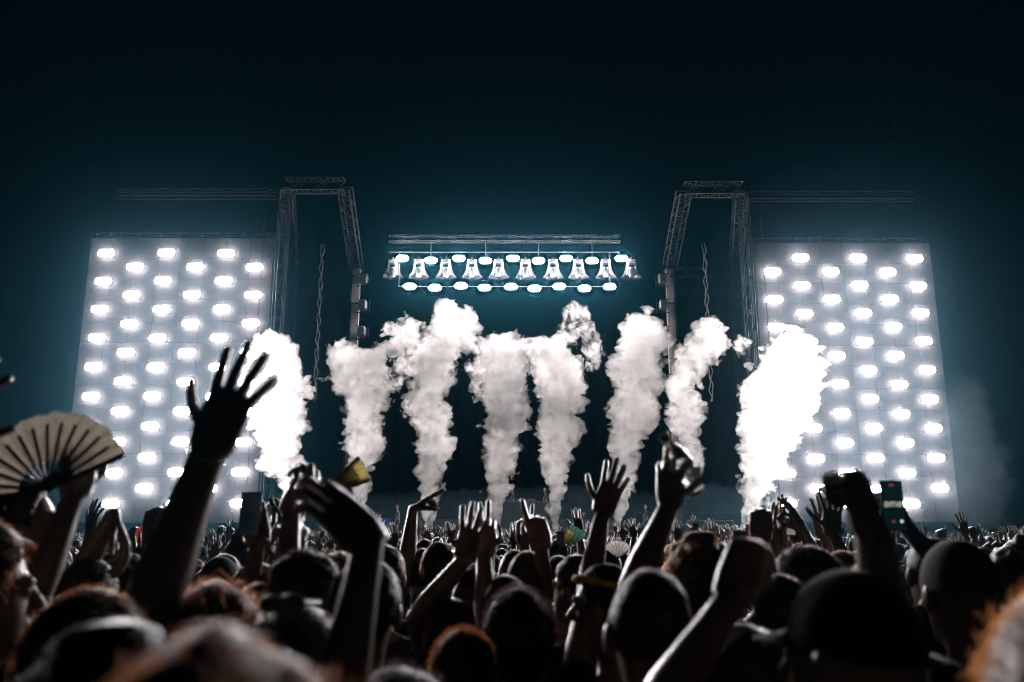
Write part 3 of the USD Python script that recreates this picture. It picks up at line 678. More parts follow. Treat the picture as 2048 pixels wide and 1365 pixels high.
def strands_on(ho, W, hf, n, length, hcol, kind, base, hc):
    m = trimesh.Trimesh(W, hf, process=False)
    # seeded sample of the upper and outer hair surface
    ar = m.area_faces; fi = nrg.choice(len(ar), n, p=ar/ar.sum()); r1 = np.sqrt(nrg.random(n)); r2 = nrg.random(n)
    t = m.triangles[fi]; p = t[:, 0]*(1-r1)[:, None]+t[:, 1]*(r1*(1-r2))[:, None]+t[:, 2]*(r1*r2)[:, None]
    nr = m.face_normals[fi]
    out = (p-hc); out /= np.linalg.norm(out, axis=1)[:, None]
    ok = (nr*out).sum(1) > 0; p, nr = p[ok], nr[ok]; k = len(p)
    nr = unit_rows(nr*.6+out[ok]*.4)
    L = length*(.4+nrg.random(k)*.9)
    tan = np.cross(nr, nrg.normal(size=(k, 3))); tan /= np.linalg.norm(tan, axis=1)[:, None]
    down = np.array((0, 0, -1.0)); pts = [p-nr*.002]
    lean = {'buzz': .25, 'curly': .9, 'tall': .35, 'messy': .8, 'flat': .3}.get(kind, .7)
    d = unit_rows(nr*(.8-.55*lean)+tan*lean*(.7+.6*nrg.random((k, 1)))+down*(.35*lean))
    for j in range(1, 4):
        c = d+(np.cross(d, nr)*math.sin(j*2.2)*.9 if kind == 'curly' else 0)+down*(.14*j*lean)
        pts.append(pts[-1]+unit_rows(c)*(L/3)[:, None])
    P = np.stack(pts, 1).reshape(-1, 3)-base
    cv = UsdGeom.BasisCurves.Define(stage, numbered('strands', str(ho.GetPath())))
    cv.CreateTypeAttr('linear'); cv.CreatePointsAttr(Vt.Vec3fArray.FromNumpy(P.astype(np.float32)))
    cv.CreateCurveVertexCountsAttr(Vt.IntArray.FromNumpy(np.full(k, 4, np.int32)))
    w = np.tile(np.array((.0014, .0013, .001, .0004), np.float32), k)
    cv.CreateWidthsAttr(Vt.FloatArray.FromNumpy(w)); cv.SetWidthsInterpolation('vertex')
    UsdShade.MaterialBindingAPI.Apply(cv.GetPrim()).Bind(STRAND[hcol])
def unit_rows(a): return a/np.maximum(np.linalg.norm(a, axis=1), 1e-9)[:, None]
# ------------------------------------------------------------------ the people one can tell apart
def who(px, ytop, D, label, **kw):
    if 'strands' in kw: pass
    return person(at(px, ytop, D), label, **kw)
def hid(arm, label, lean=(0, 0, 0), **kw):
    """Somebody whose raised arm is what one sees: the head goes where the arm needs it."""
    t = owner_top(arm, lean)
    d = t-EYE; w = d[1]*math.cos(PITCH)+d[2]*math.sin(PITCH); vv = -d[1]*math.sin(PITCH)+d[2]*math.cos(PITCH)
    print('owner head px %4d %4d D %.2f h %.2f %s' % (1024+FPX*d[0]/w, 682.5-FPX*vv/w, d[1], t[2], label[:50]))
    return person(t, label, arms=[arm]+kw.pop('more', []), **kw)
def A(side, el, wr, f=None, palm=(0, 1, 0), hs=None, pose='open', **kw):
    """An arm by its pixels: elbow and wrist as (px, py, depth); f is the direction of the fingers in the picture (right, up, away)."""
    e, w = at(*el), at(*wr)
    h = dict(palm=palm, side=hs if hs is not None else side, pose=pose)
    if f is not None: h['f'] = (f[0], f[2], f[1])
    if 'size' in kw: h['size'] = kw.pop('size')
    return dict(side=side, elbow=e, wrist=w, hand=h, **kw)

# --- nearest row
who(445, 1266, .60, 'nearest blurred head with brown hair at the bottom, left of centre', hair='messy', hcol='brown', strands=2812, slen=.03, shirt='black', hres=.011)
who(243, 1226, .95, 'blurred head with tousled dark wavy hair at the bottom left', hair='curly', hcol='dark', strands=2812, slen=.04, shirt='navy', scale=.98)
who(2150, 1135, .88, 'blurred blond long haired head cut off by the right edge', hair='long', hcol='blond', strands=3937, slen=.03, shirt='grey', yaw=-.3)
who(195, 1166, 1.42, 'round blurred brown haired head left of the large raised arm', hair='short', hcol='brown', strands=2250, slen=.022, shirt='black', skin_i=1)
who(-22, 1037, 1.85, 'curly brown haired person with an earring cut off by the left edge', hair='messy', hcol='brown', strands=2531, slen=.03, shirt='black', yaw=-.9, skin_i=0)
who(1685, 1138, 1.36, 'large dark baseball cap with its brim turned to the left', hair='cap', hcol='navy', shirt='black', yaw=.62, skin_i=0)
who(1296, 1139, 1.80, 'smooth close cropped head with a bright rim, in front of the bottle arm', hair='buzz', hcol='dark', strands=3375, slen=.006, shirt='black')
who(1850, 1300, 1.62, 'person at the lower right holding a small object up in a fist', hair='short', hcol='dark', strands=1406, slen=.02, shirt='black',
    arms=[A(-1, (1868, 1245, 1.42), (1748, 1075, 1.36), (-.22, 1, .1), (-.6, .6, 0), 1, 'fist', size=1.0, thick=1.1, sleeve=.9)])
who(800, 1322, 1.62, 'person at the bottom with one arm up and the flat hand bent left', hair='flat', hcol='dark', strands=1406, slen=.02, shirt='black',
    arms=[A(-1, (688, 1345, 1.48), (738, 1085, 1.5), (-1, .85, .45), (-.35, .75, -.45), 1, 'mitt', size=1.0, sleeve=.3)])
who(1485, 1240, 1.78, 'person low at the right raising a clenched fist beside the dark cap', hair='short', hcol='dark', strands=1406, slen=.02, shirt='black',
    arms=[A(-1, (1352, 1345, 1.55), (1468, 1190, 1.52), (.45, 1, .1), (.2, 1, 0), 1, 'fist', size=.95, sleeve=.3)])
who(592, 1199, 1.62, 'dark head wearing pale sunglasses pushed up on the hair', hair='short', hcol='dark', strands=1968, slen=.02, shirt='black', yaw=.5)
# --- second row
who(1036, 1160, 2.55, 'tall domed dark head with fuzzy hair at the bottom centre', hair='tall', hcol='dark', strands=3375, slen=.02, shirt='black')
who(926, 1256, 2.36, 'short haired fuzzy head with lit ears at the bottom centre', hair='buzz', hcol='brown', strands=3375, slen=.016, shirt='grey', skin_i=0)
who(1394, 1060, 2.62, 'head of frizzy curly hair glowing orange along its rim', hair='curly', hcol='blond', strands=3375, slen=.035, shirt='black',
    arms=[A(-1, (1283, 1150, 2.45), (1341, 1006, 2.45), (.02, 1, .0), (.3, .9, 0), 1, 'claw', size=.95, sleeve=.3)])
who(1906, 1079, 2.22, 'smooth domed head in a thin knitted cap at the right', hair='beanie', hcol='grey', shirt='black')
who(612, 1094, 2.42, 'dark flat topped head behind the bent flat hand', hair='flat', hcol='dark', strands=2250, slen=.014, shirt='black')
who(736, 1112, 2.32, 'short haired head and bare neck right of the flat hand', hair='short', hcol='dark', strands=2250, slen=.014, shirt='black', skin_i=0)
who(526, 1161, 2.42, 'brown haired head raising a half folded yellow fan', hair='short', hcol='brown', strands=2250, slen=.02, shirt='black',
    arms=[A(1, (497, 1180, 2.55), (583, 1022, 2.55), (.45, 1, .0), (-.5, .5, 0), 1, 'grip', size=1.05, sleeve=.2)])
who(186, 1112, 2.85, 'dark round head at the left, right of the fan holding arm', hair='short', hcol='dark', strands=1687, slen=.018, shirt='black')
hid(A(1, (92, 1165, 2.22), (150, 985, 2.26), (.0, 1, .0), (-.35, .8, 0), 1, 'grip', size=1.0, sleeve=.2), 'person holding up the large beige folding fan', hair='short', hcol='dark', strands=1406, slen=.018, shirt='black')
who(58, 962, 2.55, 'person in profile with an earring half hidden by the large fan', hair='short', hcol='dark', strands=1406, slen=.015, shirt='black', yaw=-1.25, skin_i=1, pitch=.15)
who(245, 1102, 3.0, 'person with one arm bent over and the hand hanging before the left wall', hair='messy', hcol='dark', strands=1406, slen=.02, shirt='black',
    arms=[A(-1, (150, 1100, 2.85), (226, 1032, 2.8), (.5, -1, .1), (-.8, -.4, 0), 1, 'relaxed', size=1.1, sleeve=.3)])
who(318, 1108, 3.5, 'person raising a plain clenched fist left of the large spread hand', hair='short', hcol='dark', strands=1125, slen=.018, shirt='black',
    arms=[A(-1, (300, 1180, 3.45), (307, 1078, 3.45), (0, 1, .05), (0, 1, 0), 1, 'fist', size=1.15, sleeve=.3)])
who(440, 1148, 1.70, 'long haired head behind its own large raised arm and spread hand', hair='long', hcol='brown', strands=2812, slen=.05, shirt='black', yaw=-.3, skin_i=1,
    arms=[A(-1, (345, 1150, 1.62), (421, 893, 1.60), (.32, 1, .12), (0, 1, .2), -1, 'open', size=1.08, sleeve=.25, thick=1.22)])
who(436, 1159, 3.1, 'round dark head with a thin bright rim right of the large arm', hair='buzz', hcol='dark', strands=1406, slen=.006, shirt='white', skin_i=1)
who(442, 1113, 4.2, 'rounded dark head in a cap between the large arm and the phone', hair='beanie', hcol='navy', shirt='navy')
who(481, 1079, 5.6, 'small blond head with hair tied up under the left phone', hair='bun', hcol='blond', strands=0, slen=.02, shirt='black')
who(516, 1120, 3.3, 'person holding up a dark phone left of the outer smoke jet', hair='short', hcol='dark', strands=1125, slen=.018, shirt='black',
    arms=[A(1, (528, 1172, 3.2), (517, 1084, 3.15), (-.25, 1, .05), (-.3, 1, 0), 1, 'grip', size=1.1, sleeve=.3)])
who(575, 1150, 2.75, 'person with ringed fingers curled beside the flat topped head', hair='short', hcol='dark', strands=1125, slen=.018, shirt='black',
    arms=[A(1, (600, 1215, 2.6), (588, 1145, 2.55), (-.15, 1, .1), (0, 1, 0), -1, 'claw', size=1.0, sleeve=.3)])
who(682, 1100, 3.0, 'person with straight brown hair between the flat topped head and flat hand', hair='bob', hcol='brown', strands=1687, slen=.03, shirt='black')
who(768, 1086, 3.6, 'person with light short hair above the bare neck', hair='short', hcol='brown', strands=1125, slen=.016, shirt='grey', skin_i=0)
who(845, 1097, 4.75, 'small dark head right of the thin straight raised arm', hair='short', hcol='dark', strands=0, slen=.016, shirt='navy',
    arms=[A(-1, (816, 1110, 4.6), (826, 1019, 4.6), (.8, .55, .1), (.4, 0, -1), 1, 'point', size=1.05, sleeve=.35)])
who(880, 1081, 4.3, 'brown haired head above the collar of a denim jacket', hair='short', hcol='brown', strands=1406, slen=.018, shirt='denim')
who(955, 1128, 3.3, 'dark figure raising a spread hand with a beaded wrist left of centre', hair='short', hcol='dark', strands=0, slen=.018, shirt='navy',
    arms=[A(-1, (884, 1192, 3.05), (931, 1116, 3.0), (.2, 1, .0), (0, 1, .1), -1, 'open', size=.95, sleeve=.35), A(1, (985, 1180, 3.2), (968, 1110, 3.2), (.0, 1, .0), (0, 1, 0), 1, 'ok', size=1.0, sleeve=.4)])
who(1054, 1103, 3.55, 'close cropped round head with lit ears at the centre', hair='buzz', hcol='brown', strands=2250, slen=.006, shirt='black', skin_i=0)
who(1010, 1150, 3.1, 'dark round head just left of the close cropped centre head', hair='buzz', hcol='dark', strands=1687, slen=.006, shirt='black')
who(904, 1197, 3.0, 'smooth dark domed head with a thin bright rim left of centre', hair='buzz', hcol='dark', strands=1968, slen=.005, shirt='black')
who(1118, 1112, 3.9, 'person pointing one finger up right of the middle smoke jet', hair='short', hcol='dark', strands=0, slen=.018, shirt='black',
    arms=[A(-1, (1108, 1162, 3.45), (1083, 1092, 3.4), (-.22, 1, .0), (0, 1, 0), -1, 'point', size=1.05, sleeve=.3)])
who(1030, 1100, 4.9, 'person raising a small fist beside the pointing finger', hair='short', hcol='dark', strands=0, slen=.018, shirt='navy',
    arms=[A(1, (1052, 1135, 4.6), (1048, 1083, 4.55), (0, 1, 0), (0, 1, 0), 1, 'two', size=1.05, sleeve=.3)])
who(1150, 1108, 3.6, 'head in profile right of the pointing arm', hair='short', hcol='dark', strands=1406, slen=.014, shirt='black', yaw=.9)
who(1205, 1124, 2.9, 'bearded head in profile wearing a yellow headband, raising an open hand', hair='short', hcol='dark', strands=1687, slen=.02, shirt='black', yaw=1.1, skin_i=1,
    arms=[A(-1, (1180, 1130, 3.15), (1205, 1022, 3.1), (.42, 1, .1), (0, 1, .1), -1, 'open', size=1.0, sleeve=.15)])
who(1606, 1088, 2.65, 'dark head turned left with a shiny earring right of the clenched fist', hair='flat', hcol='dark', strands=1687, slen=.014, shirt='black', yaw=.8)
who(1560, 1142, 2.35, 'small fair haired head in a denim jacket left of the dark cap', hair='short', hcol='blond', strands=1968, slen=.02, shirt='denim', scale=.82)
who(1682, 1098, 3.2, 'straight brown hair glowing at its edge behind the dark cap', hair='bob', hcol='brown', strands=1687, slen=.03, shirt='black')
who(1734, 1119, 2.9, 'light brown hair glowing at its edge, just right of the dark cap', hair='short', hcol='brown', strands=1687, slen=.025, shirt='black')
who(1712, 1104, 3.9, 'round dark head with a thin bright rim between two brown haired heads', hair='buzz', hcol='dark', strands=0, slen=.006, shirt='black')
who(1858, 1076, 3.05, 'dark smooth head just left of the knitted cap, filming on a phone', hair='buzz', hcol='dark', strands=1125, slen=.006, shirt='black',
    arms=[A(-1, (1848, 1118, 2.9), (1822, 1066, 2.85), (-.42, 1, .05), (-.7, .5, 0), 1, 'grip', size=1.1, sleeve=.4)])
who(1962, 1092, 3.9, 'brown haired head right of the knitted cap', hair='short', hcol='brown', strands=1125, slen=.02, shirt='black')
who(2010, 1098, 3.7, 'dark haired head second right of the knitted cap', hair='messy', hcol='dark', strands=1125, slen=.02, shirt='black')
who(2030, 1085, 5.2, 'light haired head near the right edge behind the others', hair='bun', hcol='blond', strands=0, slen=.02, shirt='black')
who(1524, 1112, 3.9, 'person raising a squared fist before the outer right smoke jet', hair='short', hcol='dark', strands=0, slen=.018, shirt='black',
    arms=[A(-1, (1519, 1140, 3.7), (1522, 1078, 3.65), (.05, 1, 0), (0, 1, 0), 1, 'fist', size=1.15, sleeve=.3)])
who(1552, 1108, 4.7, 'person holding one hand up flat, sideways on, right of the squared fist', hair='short', hcol='dark', strands=0, slen=.018, shirt='black',
    arms=[A(-1, (1553, 1135, 4.6), (1547, 1082, 4.6), (0, 1, 0), (1, .1, 0), 1, 'flat', size=1.0, sleeve=.3)])
who(1590, 1104, 4.9, 'person with a slim arm and tilted open hand under the right wall', hair='bun', hcol='brown', strands=0, slen=.018, shirt='navy',
    arms=[A(-1, (1575, 1108, 4.6), (1562, 1062, 4.6), (.0, 1, 0), (1, .3, 0), 1, 'open', size=.95, sleeve=.3)])
who(1645, 1106, 4.6, 'person reaching left with thumb and fingers pinched under the right wall', hair='short', hcol='dark', strands=0, slen=.018, shirt='black',
    arms=[A(-1, (1632, 1104, 4.5), (1604, 1060, 4.5), (-.5, 1, 0), (-.5, .5, 0), -1, 'ok', size=1.0, sleeve=.3)])
who(1675, 1112, 4.2, 'person with both open hands raised under the right wall', hair='short', hcol='dark', strands=0, slen=.018, shirt='black',
    arms=[A(-1, (1662, 1104, 4.2), (1647, 1070, 4.2), (-.15, 1, 0), (0, 1, 0), 1, 'open', size=.95, sleeve=.3), A(1, (1684, 1108, 4.1), (1664, 1066, 4.1), (.1, 1, 0), (0, 1, 0), -1, 'spread', size=1.05, sleeve=.3)])
who(-300, 1000, 1.75, 'person beyond the left edge whose fingers reach into the picture', hair='short', hcol='dark', shirt='black',
    arms=[A(1, (-205, 1080, 1.6), (-160, 905, 1.55), (.45, 1, 0), (0, 1, 0), 1, 'spread', size=1.05)])

hid(A(1, (540, 1085, 4.7), (556, 1050, 4.7), (-.1, 1, 0), (-.5, .5, 0), 1, 'grip', size=1.05, sleeve=.4), 'person waving a slim dark bottle just left of the outer left smoke jet', hair='short', hcol='dark', strands=0, slen=.018, shirt='black')
# ------------------------------------------------------------------ what they hold and wear
def fan(label, pivot, r, a0, a1, n, leaf_mat, stick_mat, ri=.36, tilt=0.0, yaw=0.0):
    """Folding fan in an upright plane facing the camera: angles from the picture's right, counter-clockwise."""
    pivot = np.asarray(pivot, float); t = thing('folding_fan', label, 'hand fan', pivot)
    Rm = rot((0, 0, 1), yaw)@rot((1, 0, 0), tilt)
    def pt(a, q, d): return pivot+Rm@np.array((math.cos(a)*q, d, math.sin(a)*q))
    an = np.linspace(a0, a1, 2*n+1)
    v, f = [], []
    for i, a in enumerate(an):
        dz = (-.006 if i % 2 else .006)*r/.2
        wob = 1+.012*math.sin(i*1.9)
        v += [pt(a, r*ri, dz*.35), pt(a, r*.68, dz*.8), pt(a, r*wob, dz)]
    for i in range(2*n):
        for k in range(2):
            p = 3*i+k; f += [(p, p+1, p+4), (p, p+4, p+3)]
    part('leaf', trimesh.Trimesh(v, f, process=False), leaf_mat, t)
    for i in range(n+1):
        a = an[2*i]; guard = i in (0, n); w = r*(.03 if guard else .02); e = r*(1.0 if guard else .86)
        d = np.array((-math.sin(a), 0, math.cos(a)))
        q = []
        for rad, ww in ((.0, .7), (ri*r, 1.0), (e, 1.1)):
            for s in (-1, 1):
                for y in (-.0022, .0022): q.append(pivot+Rm@(np.array((math.cos(a)*rad, y+.004*(1 if i % 2 else -1)*0+.0045, math.sin(a)*rad))+d*s*w*ww))
        part('guard' if guard else 'rib', tm(m3.Manifold.hull_points(np.array(q))), stick_mat, t)
    part('rivet', bar(pivot+Rm@V(0, -.004, 0), pivot+Rm@V(0, .012, 0), r*.03, 10), mat_steel, t)
    return t
def leafmat(name, col, k=.55):
    return M(name, {'d': ('diffuse_bsdf', {'color': col}), 't': ('translucent_bsdf', {'color': col}), 'm': ('mix_closure', {'fac': k}), 'g': ('geometry', {}), 'n': ('noise_texture', {'scale': 60.0, 'detail': 4.0}),
                    'r': ('rgb_ramp', {'ramp': [(0.3, tuple(c*.8 for c in col)), (0.7, tuple(min(1, c*1.1) for c in col))]})},
             [('g.position', 'n.vector'), ('n.fac', 'r.fac'), ('r.color', 'd.color'), ('r.color', 't.color'), ('d.BSDF', 'm.closure1'), ('t.BSDF', 'm.closure2')], surface='m.closure')
mat_beige = leafmat('beige_fan_cloth', (.25, .21, .165)); mat_yellow = leafmat('yellow_fan_paper', (.62, .5, .17)); mat_red = leafmat('red_fan_paper', (.3, .035, .03)); mat_green = leafmat('green_fan_paper', (.06, .16, .13)); mat_blue = leafmat('blue_fan_paper', (.015, .05, .14)); mat_paper = leafmat('plain_fan_paper', (.55, .5, .46))
mat_wood = plain('dark_wood', (.03, .022, .016), .5); mat_palewood = plain('pale_wood', (.4, .3, .16), .5)
fan('large beige folding fan with dark ribs, spread wide at the left', at(94, 979, 2.2), 158/FPX*2.2, math.radians(27), math.radians(188), 13, mat_beige, mat_wood, .36, -.15)
fan('half folded yellow fan held up beside the flat hand', at(612, 1004, 2.45), 132/FPX*2.45, math.radians(20), math.radians(40), 5, mat_yellow, mat_palewood, .35, .0, .0)
fan('small red folding fan left of the plain clenched fist', at(290, 1072, 7.0), 21/FPX*7, math.radians(105), math.radians(262), 8, mat_red, mat_wood, .3)
fan('green and pale folding fan low behind the pointing finger', at(1134, 1094, 6.0), 42/FPX*6, math.radians(25), math.radians(85), 6, mat_green, mat_palewood, .3)
fan('yellow folding fan low in front of the green fan', at(1120, 1098, 5.9), 40/FPX*5.9, math.radians(42), math.radians(70), 4, mat_yellow, mat_palewood, .3)
fan('tiny blue folding fan left of the thin straight raised arm', at(774, 1068, 12.0), 30/FPX*12, math.radians(70), math.radians(120), 4, mat_blue, mat_wood, .3)
fan('plain paper fan under the raised open hand', at(1236, 1118, 4.8), 34/FPX*4.8, math.radians(40), math.radians(140), 7, mat_paper, mat_palewood, .3)
# phones
mat_phone = plain('phone_case', (.012, .012, .014), .35, spec=.5)
mat_screen_dark = M('dim_phone_screen', {'e': ('emission', {'color': (.1, .3, .42), 'strength': .015}), 'p': ('principled_bsdf', {'base_color': (.004, .004, .005), 'roughness': .1}), 'a': ('add_closure', {})}, [('e.emission', 'a.closure1'), ('p.BSDF', 'a.closure2')], surface='a.closure')
mat_screen_pic = emit('phone_screen_picture', (.03, .13, .15), .07)
mat_txt = emit('phone_screen_letters', (1, .96, .8), .55); mat_rec = emit('phone_screen_red', (1, .12, .08), .25); mat_btn = emit('phone_screen_white', (.9, 1, 1), .8)
def phone(label, c, w, h, tilt=0.0, roll=0.0, screen=mat_screen_dark):
    c = np.asarray(c, float); t = thing('phone', label, 'phone', c)
    R = np.eye(4); R[:3, :3] = rot((0, 1, 0), roll)@rot((1, 0, 0), tilt); R[:3, 3] = c
    def put(m): m.apply_transform(R); return m
    part('case', put(rounded((w, .009, h), .0044, (0, 0, 0), 10)), mat_phone, t, 40)
    s = part('screen', put(box((w*.93, .0008, h*.95), (0, -.0048, 0))), screen, t)
    part('camera_bump', put(rounded((w*.38, .003, w*.4), .0014, (-w*.24, .0055, h*.36), 8)), mat_phone, t)
    part('side_button', put(box((.0015, .003, h*.1), (w/2, 0, h*.15))), mat_phone, t)
    return t, s, put
phone('dark phone held up left of the outer left smoke jet', at(500, 1029, 3.12), 41/FPX*3.12, 86/FPX*3.12, 0, .03)
p2, s2, put2 = phone('phone filming the stage at the right with bright letters on its screen', at(1785, 1012, 2.8), 44/FPX*2.8, 98/FPX*2.8, 0, 0, mat_screen_pic)
k = 2.8/FPX
tx = meshkit.text_mesh('ame', 13*k, .0004); tx.apply_transform(rot4 := trimesh.transformations.rotation_matrix(math.pi/2, (1, 0, 0)))
b = tx.bounds; tx.apply_translation((-(b[0]+b[1])[0]/2, -.0056, -2*k)); tx.apply_scale((34*k)/(b[1]-b[0])[0]) if False else None
part('screen_letters', put2(tx), mat_txt, s2)
part('record_mark', put2(rounded((10*k, .0006, 4*k), .0003, (0, -.0055, 40*k), 4)), mat_rec, s2)
for dx, m in ((-2, mat_rec), (14, mat_btn)):
    part('button_mark', put2(bar((dx*k, -.0052, -30*k), (dx*k, -.0058, -30*k), 3*k, 10)), m, s2)
phone('small dark phone low before the outer right smoke jet', at(1482, 1071, 4.6), 18/FPX*4.6, 30/FPX*4.6, 0, -1.5)
phone('small bright phone low under the inner edge of right lamp wall', at(1581, 1056, 5.6), 18/FPX*5.6, 28/FPX*5.6, 0, .0, emit('lit_phone_screen', (.8, .75, .6), .25))
phone('small phone left of the green folding fan', at(1121, 1076, 5.4), 15/FPX*5.4, 26/FPX*5.4, 0, .05)
cup = at(1506, 1070, 4.3)
t = thing('cup', 'small glowing red cup left of the squared fist', 'cup', cup-V(0, 0, .05))
prof = np.array([(0, -.05), (.026, -.05), (.034, .05), (.031, .05), (.024, -.046), (0, -.046), (0, -.05)])
cm = trimesh.creation.revolve(prof, sections=16); cm.apply_translation(cup)
part('wall', cm, leafmat('red_plastic', (.6, .02, .02), .7), t, 40)
# the plastic bottle: upper half above the hand, tilted
bt0, bt1 = at(1326, 868, 2.38), at(1392, 984, 2.44); ax = unit(bt1-bt0); Lb = np.linalg.norm(bt1-bt0)
t = thing('plastic_bottle', 'crumpled clear plastic bottle with a green cap held up by a hand', 'bottle', bt1)
def along(prof, n=20, wob=0.0):
    m = trimesh.creation.revolve(np.array(prof), sections=n)
    if wob:
        vv = m.vertices; a_ = np.arctan2(vv[:, 1], vv[:, 0]); vv[:, :2] *= (1+wob*np.sin(a_*3+vv[:, 2]*60)*np.clip((vv[:, 2]-.03)/.03, 0, 1))[:, None]; m.vertices = vv
    x_ = unit(np.cross(ax, (0, 1, 0))); Rm = np.eye(4); Rm[:3, :3] = np.stack([x_, np.cross(ax, x_), ax], 1); Rm[:3, 3] = bt0; m.apply_transform(Rm); return m
mat_clear = M('clear_plastic', {'p': ('principled_bsdf', {'base_color': (.95, .97, .97), 'roughness': .05, 'transmission_weight': 1.0, 'ior': 1.33})}, [], surface='p.BSDF')
o = [(.012, .018), (.0135, .03), (.03, .06), (.034, .075), (.032, .09), (.034, .105), (.030, .12), (.034, .135), (.034, Lb-.012), (.026, Lb)]
part('bottle_wall', along([(0, .018)]+o+[(0, Lb)], 24, .10), mat_clear, t, 40)
part('cap', along([(0, 0), (.0145, 0), (.015, .018), (0, .018)], 20), plain('green_plastic', (.02, .16, .04), .4), t, 40)
part('neck_ring', along([(.012, .02), (.016, .021), (.016, .024), (.012, .025)], 20), plain('green_ring', (.02, .16, .04), .4), t, 40)
b0, b1 = at(541, 998, 4.66), at(556, 1044, 4.66); L_ = np.linalg.norm(b1-b0)
m = trimesh.creation.revolve(np.array([(0, 0), (.013, 0), (.014, .05), (.03, .075), (.032, L_-.005), (.028, L_), (0, L_)]), sections=16)
za = unit(b1-b0); xa = unit(np.cross(za, (0, 1, 0))); Rm = np.eye(4); Rm[:3, :3] = np.stack([xa, np.cross(za, xa), za], 1); Rm[:3, 3] = b0; m.apply_transform(Rm)
tag(usdkit.mesh(stage, numbered('slim_bottle'), m, mat_phone, smooth=40), 'slim dark bottle waved just left of the outer left smoke jet', 'bottle')
# headband, sunglasses, earrings, bracelets: worn things are things of their own
def ring(name, label, cat, c, r, n, mat, tube=.004, sy=1.0):
    an = np.linspace(0, 2*math.pi, 29); n = unit(n); a_ = unit(np.cross(n, (0.2, .9, .3))); b_ = np.cross(n, a_)
    P = np.array([np.asarray(c)+r*(math.cos(q)*a_+sy*math.sin(q)*b_) for q in an])
    o = usdkit.mesh(stage, numbered(name), sweep(P, tube), mat, smooth=True); tag(o, label, cat)
    return o
mat_gold = plain('polished_metal', (.75, .7, .62), .2, metal=1.0)
hc = at(1205, 1124, 2.9)-V(0, 0, .12)
ring('headband', 'yellow headband on the bearded head below the raised open hand', 'headband', hc+V(0, 0, .045), .094, (.25, .12, 1), plain('yellow_cloth', (.55, .32, .02), .8, vary=.4, scale=80), .011, 1.1)
ring('earring', 'shiny hoop earring on the person half hidden by the large fan', 'earring', at(12, 1016, 2.46), .018, (1, .4, 0), mat_gold, .003)
ring('earring', 'shiny stud earring on the curly haired person at the left edge', 'earring', at(40, 1114, 1.78), .008, (1, .2, 0), mat_gold, .004)
ring('bracelet', 'beaded bracelet on the spread hand left of centre', 'bracelet', at(928, 1112, 3.01), .036, at(931, 1106, 3)-at(884, 1192, 3.05), mat_gold, .005)
ring('bracelet', 'thin bracelet on the wrist of the large spread hand', 'bracelet', at(413, 915, 1.6), .036, at(421, 893, 1.6)-at(335, 1120, 1.62), mat_gold, .003)
gl = thing('sunglasses', 'pale sunglasses pushed up on a dark head left of centre', 'sunglasses', at(560, 1208, 1.6))
for i, px in enumerate((546, 586)):
    c = at(px, 1209-4*i, 1.54)
    part('lens', rounded((.036, .006, .022), .0028, c, 8), plain(f'sunglass_lens_{i}', (.1, .1, .11), .08, spec=.8), gl, 40)
    an = np.linspace(0, 2*math.pi, 22); part('frame', sweep(np.array([c+V(.021*math.cos(q), -.003, .014*math.sin(q)) for q in an]), .0028), mat_white, gl, True)
part('arm', bar(at(608, 1204, 1.54), at(640, 1206, 1.66), .003), mat_white, gl)
part('arm', bar(at(524, 1214, 1.54), at(503, 1240, 1.66), .003), mat_white, gl)
o = usdkit.mesh(stage, numbered('lighter'), rounded((.022, .013, .035), .005, at(1698, 962, 1.36), 8), mat_gold); tag(o, 'small shiny lighter held in the blurred fist at the right', 'lighter')
# ------------------------------------------------------------------ the crowd between them and the stage
cls_root = '/World/crowd_kinds'
stage.CreateClassPrim(cls_root)
KINDS = []
def kind(name, **kw):
    x = UsdGeom.Xform.Define(stage, f'{cls_root}/{name}')
    person(V(0, 0, 1.72), None, res='far', cls=x, shirt_mat=mat_mixed, **kw); KINDS.append(f'{cls_root}/{name}')
def up(side, e, w, f=(0, .1, 1), palm=(0, 1, 0), pose='open', hs=None): return dict(side=side, elbow=e, wrist=w, rel=True, hand=dict(f=f, palm=palm, side=hs if hs is not None else -side, pose=pose))
kind('watching', hair='short', hcol='dark')
kind('watching_fair', hair='bob', hcol='brown', skin_i=0)
kind('one_hand_up', hair='short', hcol='brown', arms=[up(1, (.24, .10, -.08), (.20, .13, .20))])
kind('fist_up', hair='buzz', hcol='dark', arms=[up(-1, (-.25, .12, -.06), (-.23, .12, .22), pose='fist')])
kind('both_up', hair='messy', hcol='dark', skin_i=2, arms=[up(-1, (-.26, .08, -.03), (-.22, .12, .24), (-.2, 0, 1)), up(1, (.26, .10, -.03), (.24, .14, .22), (.2, 0, 1))])
kind('phone_up', hair='short', hcol='dark', arms=[up(1, (.16, .25, -.22), (.08, .30, .02), pose='grip')])
kind('pointing', hair='long', hcol='blond', skin_i=0, arms=[up(-1, (-.22, .16, -.06), (-.12, .26, .18), (.3, .3, 1), pose='point')])
kind('clapping', hair='bun', hcol='brown', arms=[up(-1, (-.20, .18, -.16), (-.06, .24, .10), (.1, 0, 1), (1, 0, 0), 'flat', 1), up(1, (.20, .18, -.16), (.06, .24, .10), (-.1, 0, 1), (-1, 0, 0), 'flat', 1)])
kind('cap_on', hair='cap', hcol='black', arms=[up(1, (.26, .06, -.04), (.30, .02, .22), (.2, 0, 1), pose='two')])
QUIET = [0, 1, 0, 1, 5]
spots = []
y = 4.6
while y < 41.4:
    step = .60 if y < 16 else .72
    xs = np.arange(-.62*y-1.5, .62*y+1.5, step)
    for xx in xs:
        spots.append((xx+rnd.uniform(-.3, .3), y+rnd.uniform(-.32, .32)))
    y += step+.02*y*.2
